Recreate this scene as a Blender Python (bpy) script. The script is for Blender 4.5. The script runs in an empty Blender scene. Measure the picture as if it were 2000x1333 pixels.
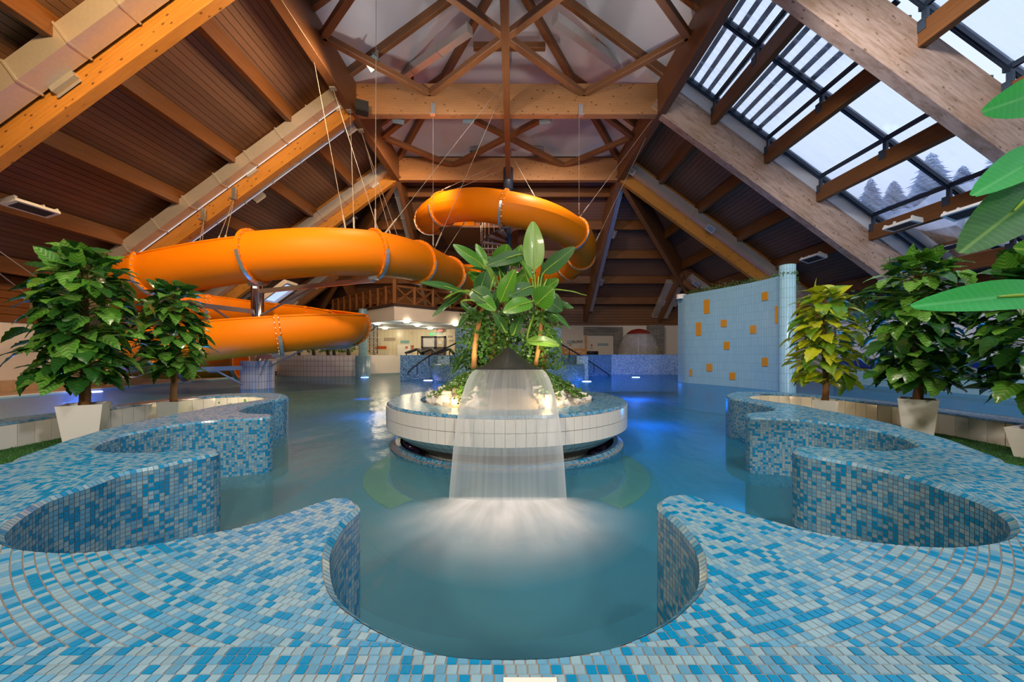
import bpy, math, random
import numpy as np
from mathutils import Vector, Matrix
from mathutils.geometry import tessellate_polygon

random.seed(7)
rng = np.random.default_rng(7)
scene = bpy.context.scene
COL = scene.collection

# ------------------------------------------------------------------ camera
FPX, HOR, ZC = 735.0, 692.0, 1.22
cam_d = bpy.data.cameras.new('camera'); cam = bpy.data.objects.new('camera', cam_d); COL.objects.link(cam)
cam.location = (0, 0, ZC); cam.rotation_euler = (math.pi / 2, 0, 0)
cam_d.sensor_fit = 'HORIZONTAL'; cam_d.sensor_width = 36.0; cam_d.lens = 36.0 * FPX / 2000.0
cam_d.shift_y = (HOR - 666.5) / 2000.0
cam_d.clip_start = 0.05; cam_d.clip_end = 400
scene.camera = cam

# ------------------------------------------------------------------ world, lights, exposure
world = bpy.data.worlds.new('overcast_sky'); scene.world = world; world.use_nodes = True
bg = world.node_tree.nodes['Background']
bg.inputs['Color'].default_value = (0.67, 0.78, 1.0, 1); bg.inputs['Strength'].default_value = 0.86
scene.view_settings.view_transform = 'Standard'
scene.view_settings.look = 'None'
scene.view_settings.gamma = 1.0
scene.view_settings.use_curve_mapping = False
scene.view_settings.exposure = 0.5

cy = scene.cycles
cy.max_bounces = 5; cy.diffuse_bounces = 3; cy.glossy_bounces = 2; cy.transmission_bounces = 2; cy.transparent_max_bounces = 8
cy.use_adaptive_sampling = True; cy.adaptive_threshold = 0.15
cy.caustics_reflective = False; cy.caustics_refractive = False; cy.sample_clamp_indirect = 3.0
WARM = (1.0, 0.70, 0.40); SOFT = (1.0, 0.84, 0.66); NEUT = (1.0, 0.93, 0.84)
def lamp(name, kind, loc, power, color, target=None, size=0.3, angle=100, blend=0.6):
    d = bpy.data.lights.new(name, kind); d.energy = power; d.color = color
    o = bpy.data.objects.new(name, d); COL.objects.link(o); o.location = loc
    if kind == 'SPOT':
        d.spot_size = math.radians(angle); d.spot_blend = blend; d.shadow_soft_size = size
    elif kind == 'POINT': d.shadow_soft_size = size
    elif kind == 'AREA': d.size = size
    if target is not None:
        o.rotation_euler = (Vector(target) - Vector(loc)).to_track_quat('-Z', 'Y').to_euler()
    return o
# truss floodlights of the hall (a to c near their fixtures, the others have none)
lamp('truss_flood_a', 'SPOT', (-4.4, 11.2, 9.2), 480, WARM, (-10, 9, 5), 0.25, 150)
lamp('truss_flood_b', 'SPOT', (-3.6, 14.3, 9.5), 700, WARM, (-8, 22, 2), 0.25, 130)
lamp('truss_flood_c', 'SPOT', (1.3, 14.3, 9.5), 600, SOFT, (2, 22, 2), 0.25, 130)
lamp('fill_spot_d', 'SPOT', (-2.0, 3.6, 9.4), 1000, SOFT, (-1.5, 9, 0), 0.5, 150)  # added fill from above, brightens the bowl and pots
lamp('truss_flood_e', 'SPOT', (-4.8, 3.0, 8.6), 2500, (1.0, .62, .24), (-10, 9, 5.5), 0.35, 120)
lamp('fill_spot_f', 'SPOT', (4.0, 0.5, 9.2), 800, NEUT, (3, 12, 3), 0.5, 150)  # added overhead fill, out of view
lamp('fill_spot_g', 'SPOT', (-2.5, -4.5, 4.8), 1000, SOFT, (-3, 6, 1.0), 0.35, 95)  # unseen fill added behind the camera for surfaces facing it
lamp('fill_spot_h', 'SPOT', (4.4, 6.0, 9.0), 1100, (.92, .95, 1.0), (14, 11.5, 1.0), 0.4, 80)  # added spot standing in for skylight daylight on the right wall
lamp('fill_spot_i', 'SPOT', (2.0, -4.8, 4.8), 800, NEUT, (2.5, 6, 1.0), 0.35, 95)  # second unseen fill added behind the camera
lamp('fill_up_a', 'SPOT', (-2.6, 11.0, 8.2), 170, NEUT, (-1, 14, 14), 0.12, 140)  # added in mid-air to brighten the white ceiling
lamp('fill_up_b', 'SPOT', (2.4, 10.0, 8.2), 150, NEUT, (1, 13, 14), 0.12, 140)  # added like its neighbour, no lamp hangs here

# ------------------------------------------------------------------ helpers
def P(u, v, y):
    return Vector(((u - 1000.0) / FPX * y, y, ZC - (v - HOR) / FPX * y))
def G(u, v, z):
    y = FPX * (ZC - z) / (v - HOR)
    return Vector(((u - 1000.0) / FPX * y, y, z))

class MB:
    def __init__(s): s.v = []; s.f = []; s.m = []; s.uv = {}
    def add(s, vs, fs, m=0, uv=None):
        b = len(s.v); s.v.extend([tuple(v) for v in vs])
        for i, f in enumerate(fs):
            if uv: s.uv[len(s.f)] = [uv[k] for k in f]
            s.f.append(tuple(b + k for k in f)); s.m.append(m)
    def box(s, c, d, R=None, m=0):
        x, y, z = d[0] / 2, d[1] / 2, d[2] / 2
        vs = [Vector(p) for p in ((-x, -y, -z), (x, -y, -z), (x, y, -z), (-x, y, -z), (-x, -y, z), (x, -y, z), (x, y, z), (-x, y, z))]
        if R is not None: vs = [R @ p for p in vs]
        c = Vector(c)
        s.add([c + p for p in vs], [(3, 2, 1, 0), (4, 5, 6, 7), (0, 1, 5, 4), (1, 2, 6, 5), (2, 3, 7, 6), (3, 0, 4, 7)], m)
    def bar(s, p0, p1, w, h, m=0, up=(0, 0, 1)):
        p0 = Vector(p0); p1 = Vector(p1); R = frame(p1 - p0, up)
        s.box((p0 + p1) / 2, ((p1 - p0).length, w, h), R, m)
    def tube(s, path, r, n=8, m=0, caps=True, closed=False):
        path = [Vector(p) for p in path]; k = len(path)
        rr = r if isinstance(r, (list, tuple)) else [r] * k
        ups = transport(path, closed)
        vs = []
        for i in range(k):
            t, a, b = ups[i]
            for j in range(n):
                q = 2 * math.pi * j / n
                vs.append(path[i] + (a * math.cos(q) + b * math.sin(q)) * rr[i])
        fs = []
        for i in range(k if closed else k - 1):
            i2 = (i + 1) % k
            for j in range(n):
                fs.append((i * n + j, i * n + (j + 1) % n, i2 * n + (j + 1) % n, i2 * n + j))
        if caps and not closed:
            fs.append(tuple(reversed(range(n)))); fs.append(tuple((k - 1) * n + j for j in range(n)))
        s.add(vs, fs, m)
    def lathe(s, c, prof, n=48, m=0, a0=0.0, a1=2 * math.pi, uvr=None):
        c = Vector(c); full = abs(a1 - a0 - 2 * math.pi) < 1e-6; cols = n if full else n + 1
        vs = []; uv = []
        for r, z in prof:
            for j in range(n + 1):
                a = a0 + (a1 - a0) * j / n
                vs.append(c + Vector((r * math.cos(a), r * math.sin(a), z))); uv.append(((uvr or r) * a, z))
        fs = []
        w = n + 1
        for i in range(len(prof) - 1):
            for j in range(n):
                fs.append((i * w + j, i * w + j + 1, (i + 1) * w + j + 1, (i + 1) * w + j))
        s.add(vs, fs, m, uv)
    def ico(s, c, r, seed=0, jit=0.25, sq=(1, 1, 1), m=0):
        t = (1 + 5 ** .5) / 2
        vs = [Vector(p).normalized() for p in ((-1, t, 0), (1, t, 0), (-1, -t, 0), (1, -t, 0), (0, -1, t), (0, 1, t), (0, -1, -t), (0, 1, -t), (t, 0, -1), (t, 0, 1), (-t, 0, -1), (-t, 0, 1))]
        R = random.Random(seed)
        vs = [Vector((p.x * sq[0], p.y * sq[1], p.z * sq[2])) * r * (1 + R.uniform(-jit, jit)) + Vector(c) for p in vs]
        s.add(vs, [(0, 11, 5), (0, 5, 1), (0, 1, 7), (0, 7, 10), (0, 10, 11), (1, 5, 9), (5, 11, 4), (11, 10, 2), (10, 7, 6), (7, 1, 8), (3, 9, 4), (3, 4, 2), (3, 2, 6), (3, 6, 8), (3, 8, 9), (4, 9, 5), (2, 4, 11), (6, 2, 10), (8, 6, 7), (9, 8, 1)], m)
    def mesh(s, name, mats, smooth=False):
        me = bpy.data.meshes.new(name); me.from_pydata(s.v, [], s.f)
        if not isinstance(mats, (list, tuple)): mats = [mats]
        for m in mats: me.materials.append(m)
        if len(mats) > 1: me.polygons.foreach_set('material_index', s.m)
        if s.uv:
            l = me.uv_layers.new(name='UVMap')
            for pi, uvs in s.uv.items():
                p = me.polygons[pi]
                for k, li in enumerate(p.loop_indices): l.data[li].uv = uvs[k]
        if smooth: me.polygons.foreach_set('use_smooth', [True] * len(s.f))
        me.update(); return me
    def build(s, name, mats, parent=None, smooth=False, origin=None):
        if origin is not None:
            o3 = Vector(origin); s.v = [tuple(Vector(p) - o3) for p in s.v]
        o = bpy.data.objects.new(name, s.mesh(name, mats, smooth)); COL.objects.link(o)
        if origin is not None: o.location = origin
        if parent is not None: adopt(o, parent)
        return o

def adopt(o, parent):
    o.parent = parent
    o.matrix_parent_inverse = parent.matrix_basis.inverted()
def frame(d, up=(0, 0, 1)):
    x = Vector(d).normalized(); up = Vector(up)
    if abs(x.dot(up.normalized())) > 0.999: up = Vector((0, 1, 0))
    y = up.cross(x).normalized(); z = x.cross(y)
    return Matrix((x, y, z)).transposed()
def transport(path, closed=False):
    k = len(path); out = []; prev = None
    for i in range(k):
        if closed: t = (path[(i + 1) % k] - path[i - 1]).normalized()
        else: t = (path[min(i + 1, k - 1)] - path[max(i - 1, 0)]).normalized()
        if prev is None:
            a = Vector((0, 0, 1)); a = a - t * a.dot(t)
            if a.length < 1e-3: a = Vector((1, 0, 0)) - t * t.x
        else: a = prev - t * prev.dot(t)
        a.normalize(); prev = a; out.append((t, a, t.cross(a)))
    return out
def catmull(pts, n=8, closed=False):
    pts = [Vector(p) for p in pts]; k = len(pts); out = []
    for i in range(k if closed else k - 1):
        p1 = pts[i]; p2 = pts[(i + 1) % k]
        p0 = pts[i - 1] if (i > 0 or closed) else p1 * 2 - p2
        p3 = pts[(i + 2) % k] if (i + 2 < k or closed) else p2 * 2 - p1
        for j in range(n):
            t = j / n
            out.append(0.5 * ((2 * p1) + (p2 - p0) * t + (2 * p0 - 5 * p1 + 4 * p2 - p3) * t * t + (3 * p1 - p0 - 3 * p2 + p3) * t ** 3))
    if not closed: out.append(pts[-1])
    return out
def resample(path, step):
    d = [0]
    for a, b in zip(path, path[1:]): d.append(d[-1] + (b - a).length)
    n = max(2, int(round(d[-1] / step))); out = []; j = 0
    for i in range(n + 1):
        s = d[-1] * i / n
        while j < len(d) - 2 and d[j + 1] < s: j += 1
        t = (s - d[j]) / max(1e-9, d[j + 1] - d[j]); out.append(path[j].lerp(path[j + 1], min(1, t)))
    return out
def empty(name, loc):
    o = bpy.data.objects.new(name, None); COL.objects.link(o); o.location = loc; o.empty_display_size = 0.2; return o
def T(o, label, cat, group=None):
    o['label'] = label; o['category'] = cat
    if group: o['group'] = group
    return o
def S(o, label=None):
    o['kind'] = 'structure'
    if label: o['label'] = label
    return o
def inst(name, me, parent, M):
    o = bpy.data.objects.new(name, me); COL.objects.link(o)
    if parent is not None:
        o.parent = parent; o.matrix_parent_inverse = parent.matrix_basis.inverted()
    o.matrix_basis = M; return o
def wood_beam(name, p0, p1, w, h, mat, parent=None, up=(0, 0, 1)):
    """a beam with its own local axes (x along the grain)"""
    p0 = Vector(p0); p1 = Vector(p1); L = (p1 - p0).length
    mb = MB(); b = min(0.012, w * .08)
    y, z, x = w / 2, h / 2, L / 2
    prof = [(-y + b, -z), (y - b, -z), (y, -z + b), (y, z - b), (y - b, z), (-y + b, z), (-y, z - b), (-y, -z + b)]
    vs = [(-x, a, c) for a, c in prof] + [(x, a, c) for a, c in prof]
    mb.add(vs, [(i, i + 8, (i + 1) % 8 + 8, (i + 1) % 8) for i in range(8)] + [tuple(range(8)), tuple(reversed(range(8, 16)))])
    me = mb.mesh(name, mat)
    M = Matrix.Translation((p0 + p1) / 2) @ frame(p1 - p0, up).to_4x4()
    return inst(name, me, parent, M)

# ------------------------------------------------------------------ materials
class N:
    def __init__(s, name):
        s.mat = bpy.data.materials.new(name); s.mat.use_nodes = True
        s.t = s.mat.node_tree; s.b = s.t.nodes['Principled BSDF']; s.out = s.t.nodes['Material Output']
    def n(s, typ, **kw):
        o = s.t.nodes.new(typ)
        for k, v in kw.items():
            if k in o.inputs.keys() if isinstance(k, str) else False: s.set(o, k, v)
            else: setattr(o, k, v)
        return o
    def set(s, node, key, v):
        i = node.inputs[key]
        if hasattr(v, 'is_output'): s.t.links.new(v, i)
        else: i.default_value = v
    def coords(s, kind='Object', scale=(1, 1, 1)):
        tc = s.n('ShaderNodeTexCoord'); mp = s.n('ShaderNodeMapping'); mp.inputs['Scale'].default_value = scale
        s.t.links.new(tc.outputs[kind], mp.inputs['Vector']); return mp.outputs['Vector']
    def noise(s, vec, scale, detail=3, rough=.55):
        o = s.n('ShaderNodeTexNoise'); s.set(o, 'Vector', vec); o.inputs['Scale'].default_value = scale; o.inputs['Detail'].default_value = detail; o.inputs['Roughness'].default_value = rough
        return o.outputs['Fac']
    def ramp(s, fac, stops):
        o = s.n('ShaderNodeValToRGB'); e = o.color_ramp.elements
        while len(e) > len(stops): e.remove(e[-1])
        while len(e) < len(stops): e.new(0.5)
        for k, (p, c) in enumerate(stops):
            e[k].position = p; e[k].color = (c[0], c[1], c[2], 1) if not isinstance(c, (int, float)) else (c, c, c, 1)
        s.t.links.new(fac, o.inputs['Fac']); return o.outputs['Color']
    def mix(s, fac, a, b, mode='MIX'):
        o = s.n('ShaderNodeMix', data_type='RGBA', blend_type=mode)
        for key, v in ((0, fac), (6, a), (7, b)):
            if hasattr(v, 'is_output'): s.t.links.new(v, o.inputs[key])
            else: o.inputs[key].default_value = v if key == 0 else (v[0], v[1], v[2], 1)
        return o.outputs[2]
    def math(s, op, a, b=0.0):
        o = s.n('ShaderNodeMath', operation=op)
        for k, v in ((0, a), (1, b)):
            if hasattr(v, 'is_output'): s.t.links.new(v, o.inputs[k])
            else: o.inputs[k].default_value = v
        return o.outputs[0]
    def bump(s, h, strength=.3, dist=.01):
        o = s.n('ShaderNodeBump'); o.inputs['Strength'].default_value = strength; o.inputs['Distance'].default_value = dist
        s.t.links.new(h, o.inputs['Height']); s.t.links.new(o.outputs['Normal'], s.b.inputs['Normal'])
    def fin(s, color=None, rough=.5, metal=0.0, spec=.5):
        if color is not None:
            if hasattr(color, 'is_output'): s.t.links.new(color, s.b.inputs['Base Color'])
            else: s.b.inputs['Base Color'].default_value = (*color, 1)
        if hasattr(rough, 'is_output'): s.t.links.new(rough, s.b.inputs['Roughness'])
        else: s.b.inputs['Roughness'].default_value = rough
        s.b.inputs['Metallic'].default_value = metal; s.b.inputs['Specular IOR Level'].default_value = spec
        return s.mat
    def objrand(s):
        return s.n('ShaderNodeObjectInfo').outputs['Random']

def plain(name, c, rough=.5, metal=0, var=.12, scale=6, bump=0, spec=.5):
    m = N(name); v = m.coords(); f = m.noise(v, scale, 4)
    col = m.mix(f, tuple(x * (1 - var) for x in c), tuple(min(1, x * (1 + var)) for x in c))
    if bump: m.bump(f, bump, .01)
    return m.fin(col, rough, metal, spec)
def emit(name, c, strength):
    m = N(name); m.b.inputs['Emission Color'].default_value = (*c, 1); m.b.inputs['Emission Strength'].default_value = strength
    return m.fin(c, .5)
def wood(name, c_lo, c_hi, knots=.8, lam=.045, rough=.45, grime=None):
    m = N(name); v = m.coords(scale=(1, 1, 1))
    g = m.noise(m.coords(scale=(.6, 9, 9)), 4, 5, .6)
    w = m.n('ShaderNodeTexWave', wave_type='BANDS', bands_direction='Z'); m.set(w, 'Vector', v)
    w.inputs['Scale'].default_value = .314 / lam / 1.0 * .5; w.inputs['Distortion'].default_value = .35; w.inputs['Detail'].default_value = 1
    col = m.mix(g, c_lo, c_hi)
    lamf = m.ramp(w.outputs['Fac'], [(0, .82), (.12, 1), (1, 1)])
    col = m.mix(1.0, col, lamf, 'MULTIPLY')
    big = m.noise(m.coords(scale=(.35, 1, 1)), 1.3, 3)
    col = m.mix(1.0, col, m.ramp(big, [(.3, .8), (.7, 1.12)]), 'MULTIPLY')
    if knots:
        vo = m.n('ShaderNodeTexVoronoi'); m.set(vo, 'Vector', m.coords(scale=(.55, 1, 1))); vo.inputs['Scale'].default_value = 6.5
        kf = m.ramp(vo.outputs['Distance'], [(.11, 1), (.18, 0)])
        kk = m.math('MULTIPLY', kf, knots)
        col = m.mix(kk, col, (.07, .025, .008))
    if grime:
        gn = m.noise(m.coords(scale=(.8, 2, 5)), 2.2, 5, .7)
        col = m.mix(m.ramp(gn, [(.45, 0), (.72, 1)]), col, grime)
    m.bump(g, .12, .01)
    return m.fin(col, rough)
def bricks(name, c1, c2, grout, bw, bh, mort=.02, off=0.0, rough=.25, uv=True, bumps=.25, mix3=None):
    m = N(name); vec = m.coords('UV' if uv else 'Object')
    b = m.n('ShaderNodeTexBrick', offset=off, squash=1.0); m.set(b, 'Vector', vec)
    b.inputs['Color1'].default_value = (*c1, 1); b.inputs['Color2'].default_value = (*c2, 1); b.inputs['Mortar'].default_value = (*grout, 1)
    b.inputs['Scale'].default_value = 1; b.inputs['Mortar Size'].default_value = mort * min(bw, bh); b.inputs['Brick Width'].default_value = bw; b.inputs['Row Height'].default_value = bh
    b.inputs['Mortar Smooth'].default_value = .1
    inv = m.math('SUBTRACT', 1.0, b.outputs['Fac']); m.bump(inv, bumps, .004)
    return m.fin(b.outputs['Color'], rough)
def mosaic(name, cell, cols, rough=.3):
    m = N(name); vo = m.n('ShaderNodeTexVoronoi'); m.set(vo, 'Vector', m.coords())
    vo.inputs['Scale'].default_value = 1 / cell; vo.inputs['Randomness'].default_value = 0.0
    sep = m.n('ShaderNodeSeparateColor'); m.t.links.new(vo.outputs['Color'], sep.inputs[0])
    r = m.n('ShaderNodeValToRGB'); r.color_ramp.interpolation = 'CONSTANT'
    e = r.color_ramp.elements
    while len(e) < len(cols): e.new(.5)
    for k, (p, c) in enumerate(cols): e[k].position = p; e[k].color = (*c, 1)
    m.t.links.new(sep.outputs[0], r.inputs['Fac'])
    return m.fin(r.outputs['Color'], rough)

M_ = {}
M_['glulam'] = wood('glulam_orange_timber', (.40, .15, .022), (.68, .31, .06))
M_['glulam_mid'] = wood('glulam_tan_timber', (.34, .15, .055), (.54, .27, .115))
M_['glulam_dark'] = wood('glulam_brown_timber', (.14, .055, .02), (.25, .105, .04), knots=.5)
M_['glulam_pale'] = wood('weathered_pale_timber', (.40, .25, .18), (.66, .47, .37), knots=.75, grime=(.26, .15, .08))
M_['purlin'] = wood('purlin_timber', (.13, .043, .010), (.23, .085, .020), knots=.3, lam=.08)
M_['strut'] = wood('strut_timber', (.17, .07, .025), (.30, .125, .045), knots=.4, lam=.08)
def plankmat():
    m = N('brown_ceiling_boards'); g = m.noise(m.coords(scale=(8, .5, 8)), 3, 4)
    r = m.objrand()
    col = m.mix(g, (.15, .075, .044), (.23, .12, .072))
    col = m.mix(1.0, col, m.ramp(r, [(0, .85), (1, 1.15)]), 'MULTIPLY')
    return m.fin(col, .42)
M_['plank'] = plankmat()
M_['deck'] = plain('dark_roof_backing', (.05, .025, .015), .8)
M_['white_panel'] = plain('white_painted_ceiling', (.62, .62, .66), .7, var=.05, scale=1)
M_['plaster'] = plain('white_plaster', (.72, .66, .60), .75, var=.03, scale=2)
M_['plaster_cool'] = plain('pale_grey_plaster', (.66, .64, .66), .75, var=.03, scale=2)
M_['duct'] = plain('galvanised_duct_sheet', (.62, .58, .55), .42, .55, var=.10, scale=14)
M_['steel'] = plain('galvanised_steel', (.60, .62, .65), .35, .8, var=.1, scale=10)
M_['chrome'] = plain('polished_steel', (.75, .70, .68), .12, 1, var=.05)
M_['darksteel'] = plain('blue_black_steel', (.045, .065, .10), .45, .3, var=.1)
M_['black'] = plain('black_plastic', (.018, .018, .02), .5)
M_['hood'] = plain('dark_weathered_metal_hood', (.028, .03, .026), .55, .3, var=.35, scale=12, bump=.2)
M_['orange'] = plain('orange_fibreglass', (.86, .225, .001), .5, 0, var=.05, scale=1.2, spec=.22)
M_['pot'] = plain('white_glazed_planter', (.86, .83, .78), .28, 0, var=.02)
M_['soil'] = plain('dark_soil', (.03, .018, .01), .9, var=.4, scale=30, bump=.5)
M_['rope'] = plain('pale_rope', (.42, .37, .32), .6)
M_['wtile'] = plain('cream_white_tile', (.86, .82, .77), .16, var=.03, scale=3)
M_['btile'] = plain('pale_blue_tile', (.34, .58, .66), .18, var=.06, scale=3)
M_['coolt'] = plain('cool_white_tile', (.74, .75, .80), .16, var=.03, scale=3)
M_['navy'] = plain('navy_tile', (.012, .025, .20), .2, var=.08)
M_['grout'] = plain('grey_beige_grout', (.26, .215, .18), .8, var=.15, scale=20)
M_['groutd'] = plain('dark_grout', (.20, .17, .15), .8, var=.15, scale=20)
M_['oranget'] = plain('orange_accent_tile', (.62, .26, .02), .2, var=.05)
M_['turf'] = plain('artificial_turf_base', (.012, .075, .01), .9, var=.35, scale=60, bump=.5)
M_['blade'] = plain('green_turf_blade', (.03, .17, .018), .6, var=.4, scale=9)
M_['redpl'] = plain('red_panel', (.52, .07, .02), .4)
M_['terra'] = plain('terracotta_floor_tile', (.50, .33, .22), .35, var=.12, scale=4)
def tile_mats():
    out = []
    for nm, c in (('pale_mosaic_glass', (.225, .385, .49)), ('sky_blue_mosaic_glass', (.11, .315, .50)), ('strong_blue_mosaic_glass', (.0, .22, .47))):
        m = N(nm); f = m.noise(m.coords(), 23, 3); r = m.objrand()
        col = m.mix(f, tuple(x * .82 for x in c), tuple(min(1, x * 1.16) for x in c))
        col = m.mix(1.0, col, m.ramp(r, [(0, .9), (1, 1.1)]), 'MULTIPLY')
        m.bump(m.noise(m.coords(), 60, 2), .10, .004)
        out.append(m.fin(col, .22))
    return out
TILES = tile_mats()
M_['farmos'] = mosaic('distant_blue_mosaic', .03, [(0, (.05, .17, .27)), (.35, (.16, .34, .44)), (.7, (.36, .55, .60))])
M_['farmosl'] = mosaic('distant_pale_mosaic', .03, [(0, (.12, .28, .45)), (.25, (.30, .52, .66)), (.6, (.55, .70, .76))])
# ================================================================== the wavy mosaic bench around the near pool
ZT = 0.57; PITCH = 0.0239; TS = 0.0211
ZF = 0.33                                   # turf level in the planting troughs
inner_L = [(993,1276.6),(913,1274),(846,1263.7),(790,1244),(737.6,1220),(704,1199),(671,1174),(652,1148),(644,1118),(642,1092),(642.7,1080),(646.5,1065),(654,1050),(663,1035),(675,1018.5),(694.5,1000.5),(702.5,990),
 (697.5,979.5),(688.5,972.7),(675,970.5),(654,971),(636,975),(607.5,984),(570,996.7),(540,1005.7),(510,1015.5),(480,1023.7),(450,1031),(420,1037),(360,1048),(298.5,1059.7),(246,1066.5),(195,1072.5),(150,1075),(120,1075),(90,1073),(60,1070),(30,1064),(15,1056.7),(7.5,1047),(7.5,1038),(15,1029),(30,1015.5),(48,1002),(67.5,990),(90,976.5),(120,965),(150,954.7),(180,945),(225,928.5),(255,921),(280,916),(310,910.5),(340,903.7),(370,897),(400,891),(418,886.5),(430,881),
 (424,876),(412,875),(385,876.5),(355,879),(325,881.2),(295,883),(255,884),(217.5,882.7),(195,879.7),(184.5,875),(186,870.7),(195,864.7),(217.5,856.5),(240,849.7),(270,843.7),(310,836),(340,831),(370,827),(400,823.5),(430,821),(460,819.7),(490,818),(514,816.7),(531,813.7),
 (533,811.5),(526,809),(505,808.5),(482.5,807),(469,804),(466,801.7),(472,798),(490,792),(512.5,786.7),(535,782),(554.5,779),(563,775.5),(560.5,772.5),(550,769.5),(527.5,768),(497.5,767.7),(460,768.7),(430,770),(385,774),(332.5,779),(280,784.5),(202,795),(117,805),(60,811.5),(0,819)]
cope_L = [(0,828.7),(34.5,824),(67.5,819),(99,814.5),(118.5,811.5),(208.5,799.5),(255,792.7),(300,787),(361,780.5),(404.5,776.5),(446.5,774.3),(484,773.5),(508,774.5),(517,777),(510,780.7)]
rear_L = [(484,784.5),(446.5,789.7),(415,795),(385,801),(352,807),(313,814.5),(280,821),(255,826.5),(195,840.7),(154.5,852.7),(120,863),(90,873.7),(60,884),(30,894.7),(0,906.7)]
inner_R = [(1070.5,1274),(1140.5,1265.5),(1196.6,1253),(1245.7,1234),(1280.7,1216),(1308,1200),(1336,1175),(1352,1159),(1360,1148),(1366,1133),(1368,1119),(1367.5,1102.5),(1366,1087.5),(1360,1069.5),(1351,1054.5),(1337.5,1038),(1322.5,1021.5),(1307.5,1008),(1292.5,996),(1285,989),
 (1284.5,979.5),(1289.5,973.5),(1300,967.5),(1319.5,964.5),(1342,965),(1363,969),(1390,978.7),(1420,989),(1457.5,1001),(1502.5,1013),(1540,1023.7),(1570,1032),(1640,1046),(1700,1055),(1745,1059.5),(1790,1063),(1835,1064.5),(1880,1062.7),(1925,1057.5),(1955,1050),(1970,1041.7),(1975,1033.5),(1974,1023),(1967,1011),(1952,999),(1932.5,987),(1910,976.5),(1880,965),(1850,954.7),(1820,944),(1790,934.5),(1760,927),(1730,919),(1700,912.5),(1670,906),(1640,901),(1610,895.5),(1580,890),(1557.5,884),(1548,879),
 (1550,875),(1559,872),(1580,871.5),(1610,873.7),(1640,875.7),(1677.5,877.8),(1700,879),(1730,879.7),(1760,877.5),(1781,873.7),(1791.5,869),(1788.5,866),(1775,858.7),(1760,852.7),(1730,844.5),(1700,838.5),(1655,831.7),(1625,828),(1580,822),(1535,819),(1490,817),(1467.5,816),(1457.7,813),
 (1455.5,810),(1458.5,807.7),(1472,806),(1490,804.7),(1505,802.5),(1511.7,798.7),(1505,795),(1490,791),(1467.5,786),(1445,782),(1427,778.5),(1417.7,774),(1421,770),(1433,766.5),(1452.5,765.5),(1490,765.5),(1527.5,766.5),(1565,769),(1610,772.5),(1655,776.5),(1700,780.5),(1757,787),(1835,797),(1925,808.5),(2000,818)]
cope_R = [(2000,828),(1961,823),(1926.5,818),(1894,813.7),(1864,809),(1836,805.5),(1758.5,793.5),(1713.5,788.7),(1652,781),(1571,773.3),(1530.5,771.3),(1493,770.5),(1469,772),(1462,774.5),(1470,778.5)]
rear_R = [(1511,785),(1550,790),(1580,795),(1610,801),(1640,806),(1670,812),(1700,818.5),(1736,826.5),(1764.5,834),(1800.5,843.7),(1829,851),(1865,861.7),(1895,873),(1925,884),(1955,894.7),(1992.5,909.7)]
def gp(l): return [G(u, v, ZT).xy for u, v in l]
def v2(p): return Vector((p[0], p[1], 0))
YFRONT = 0.70
iL = gp(inner_L) + [Vector((-4.95, 3.0)), Vector((-4.97, 2.2)), Vector((-4.98, 1.2)), Vector((-4.98, YFRONT))]
cL = [Vector((-4.80, YFRONT)), Vector((-4.80, 1.6)), Vector((-4.79, 2.6))] + gp(cope_L)
rL = gp(rear_L) + [Vector((-3.22, 1.75)), Vector((-3.45, 1.2)), Vector((-3.5, YFRONT))]
iR = gp(inner_R) + [Vector((4.95, 2.9)), Vector((4.97, 2.2)), Vector((4.98, 1.2)), Vector((4.98, YFRONT))]
cR = [Vector((4.80, YFRONT)), Vector((4.80, 1.6)), Vector((4.79, 2.6))] + gp(cope_R)
rR = gp(rear_R) + [Vector((3.22, 1.75)), Vector((3.45, 1.2)), Vector((3.5, YFRONT))]
# smooth and resample every run
def run(l, step=PITCH): return resample(catmull([v2(p) for p in l], 6), step)
runs = {'pool_l': run(iL), 'trough_l': run(cL + rL), 'pool_r': run(list(reversed(iL[:1])) + iR), 'trough_r': run(cR + rR)}
pool_r = runs['pool_r']
poly = [*runs['pool_l'], *runs['trough_l'], *reversed(runs['trough_r']), *reversed(pool_r)]
# drop doubles
pp = [poly[0]]
for p in poly[1:]:
    if (p - pp[-1]).length > .004: pp.append(p)
if (pp[0] - pp[-1]).length < .004: pp.pop()
poly = pp
PA = np.array([(p.x, p.y) for p in poly])
area = 0.5 * np.sum(PA[:, 0] * np.roll(PA[:, 1], -1) - np.roll(PA[:, 0], -1) * PA[:, 1])
if area < 0: poly = poly[::-1]; PA = PA[::-1].copy()
NP_ = len(poly)
nxt = np.roll(PA, -1, 0); edge = nxt - PA; elen = np.linalg.norm(edge, axis=1); enorm = np.c_[-edge[:, 1], edge[:, 0]] / elen[:, None]   # inward normals
vnorm = enorm + np.roll(enorm, 1, 0); vnorm /= np.maximum(1e-6, np.linalg.norm(vnorm, axis=1))[:, None]
bench = empty('mosaic_bench', (0, 0.8, 0))
T(bench, 'wavy seating bench of pale and blue mosaic curving around the near pool', 'bench')
CH = 0.017                                   # chamfer
mb = MB()
tri = tessellate_polygon([[Vector((p.x, p.y, 0)) for p in poly]])
inn = [Vector((PA[i, 0] + vnorm[i, 0] * CH, PA[i, 1] + vnorm[i, 1] * CH, 0)) for i in range(NP_)]
zt = ZT - .0022
mb.add([(p.x, p.y, zt) for p in inn], [tuple(t) for t in tri])
b0 = len(mb.v)
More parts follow.
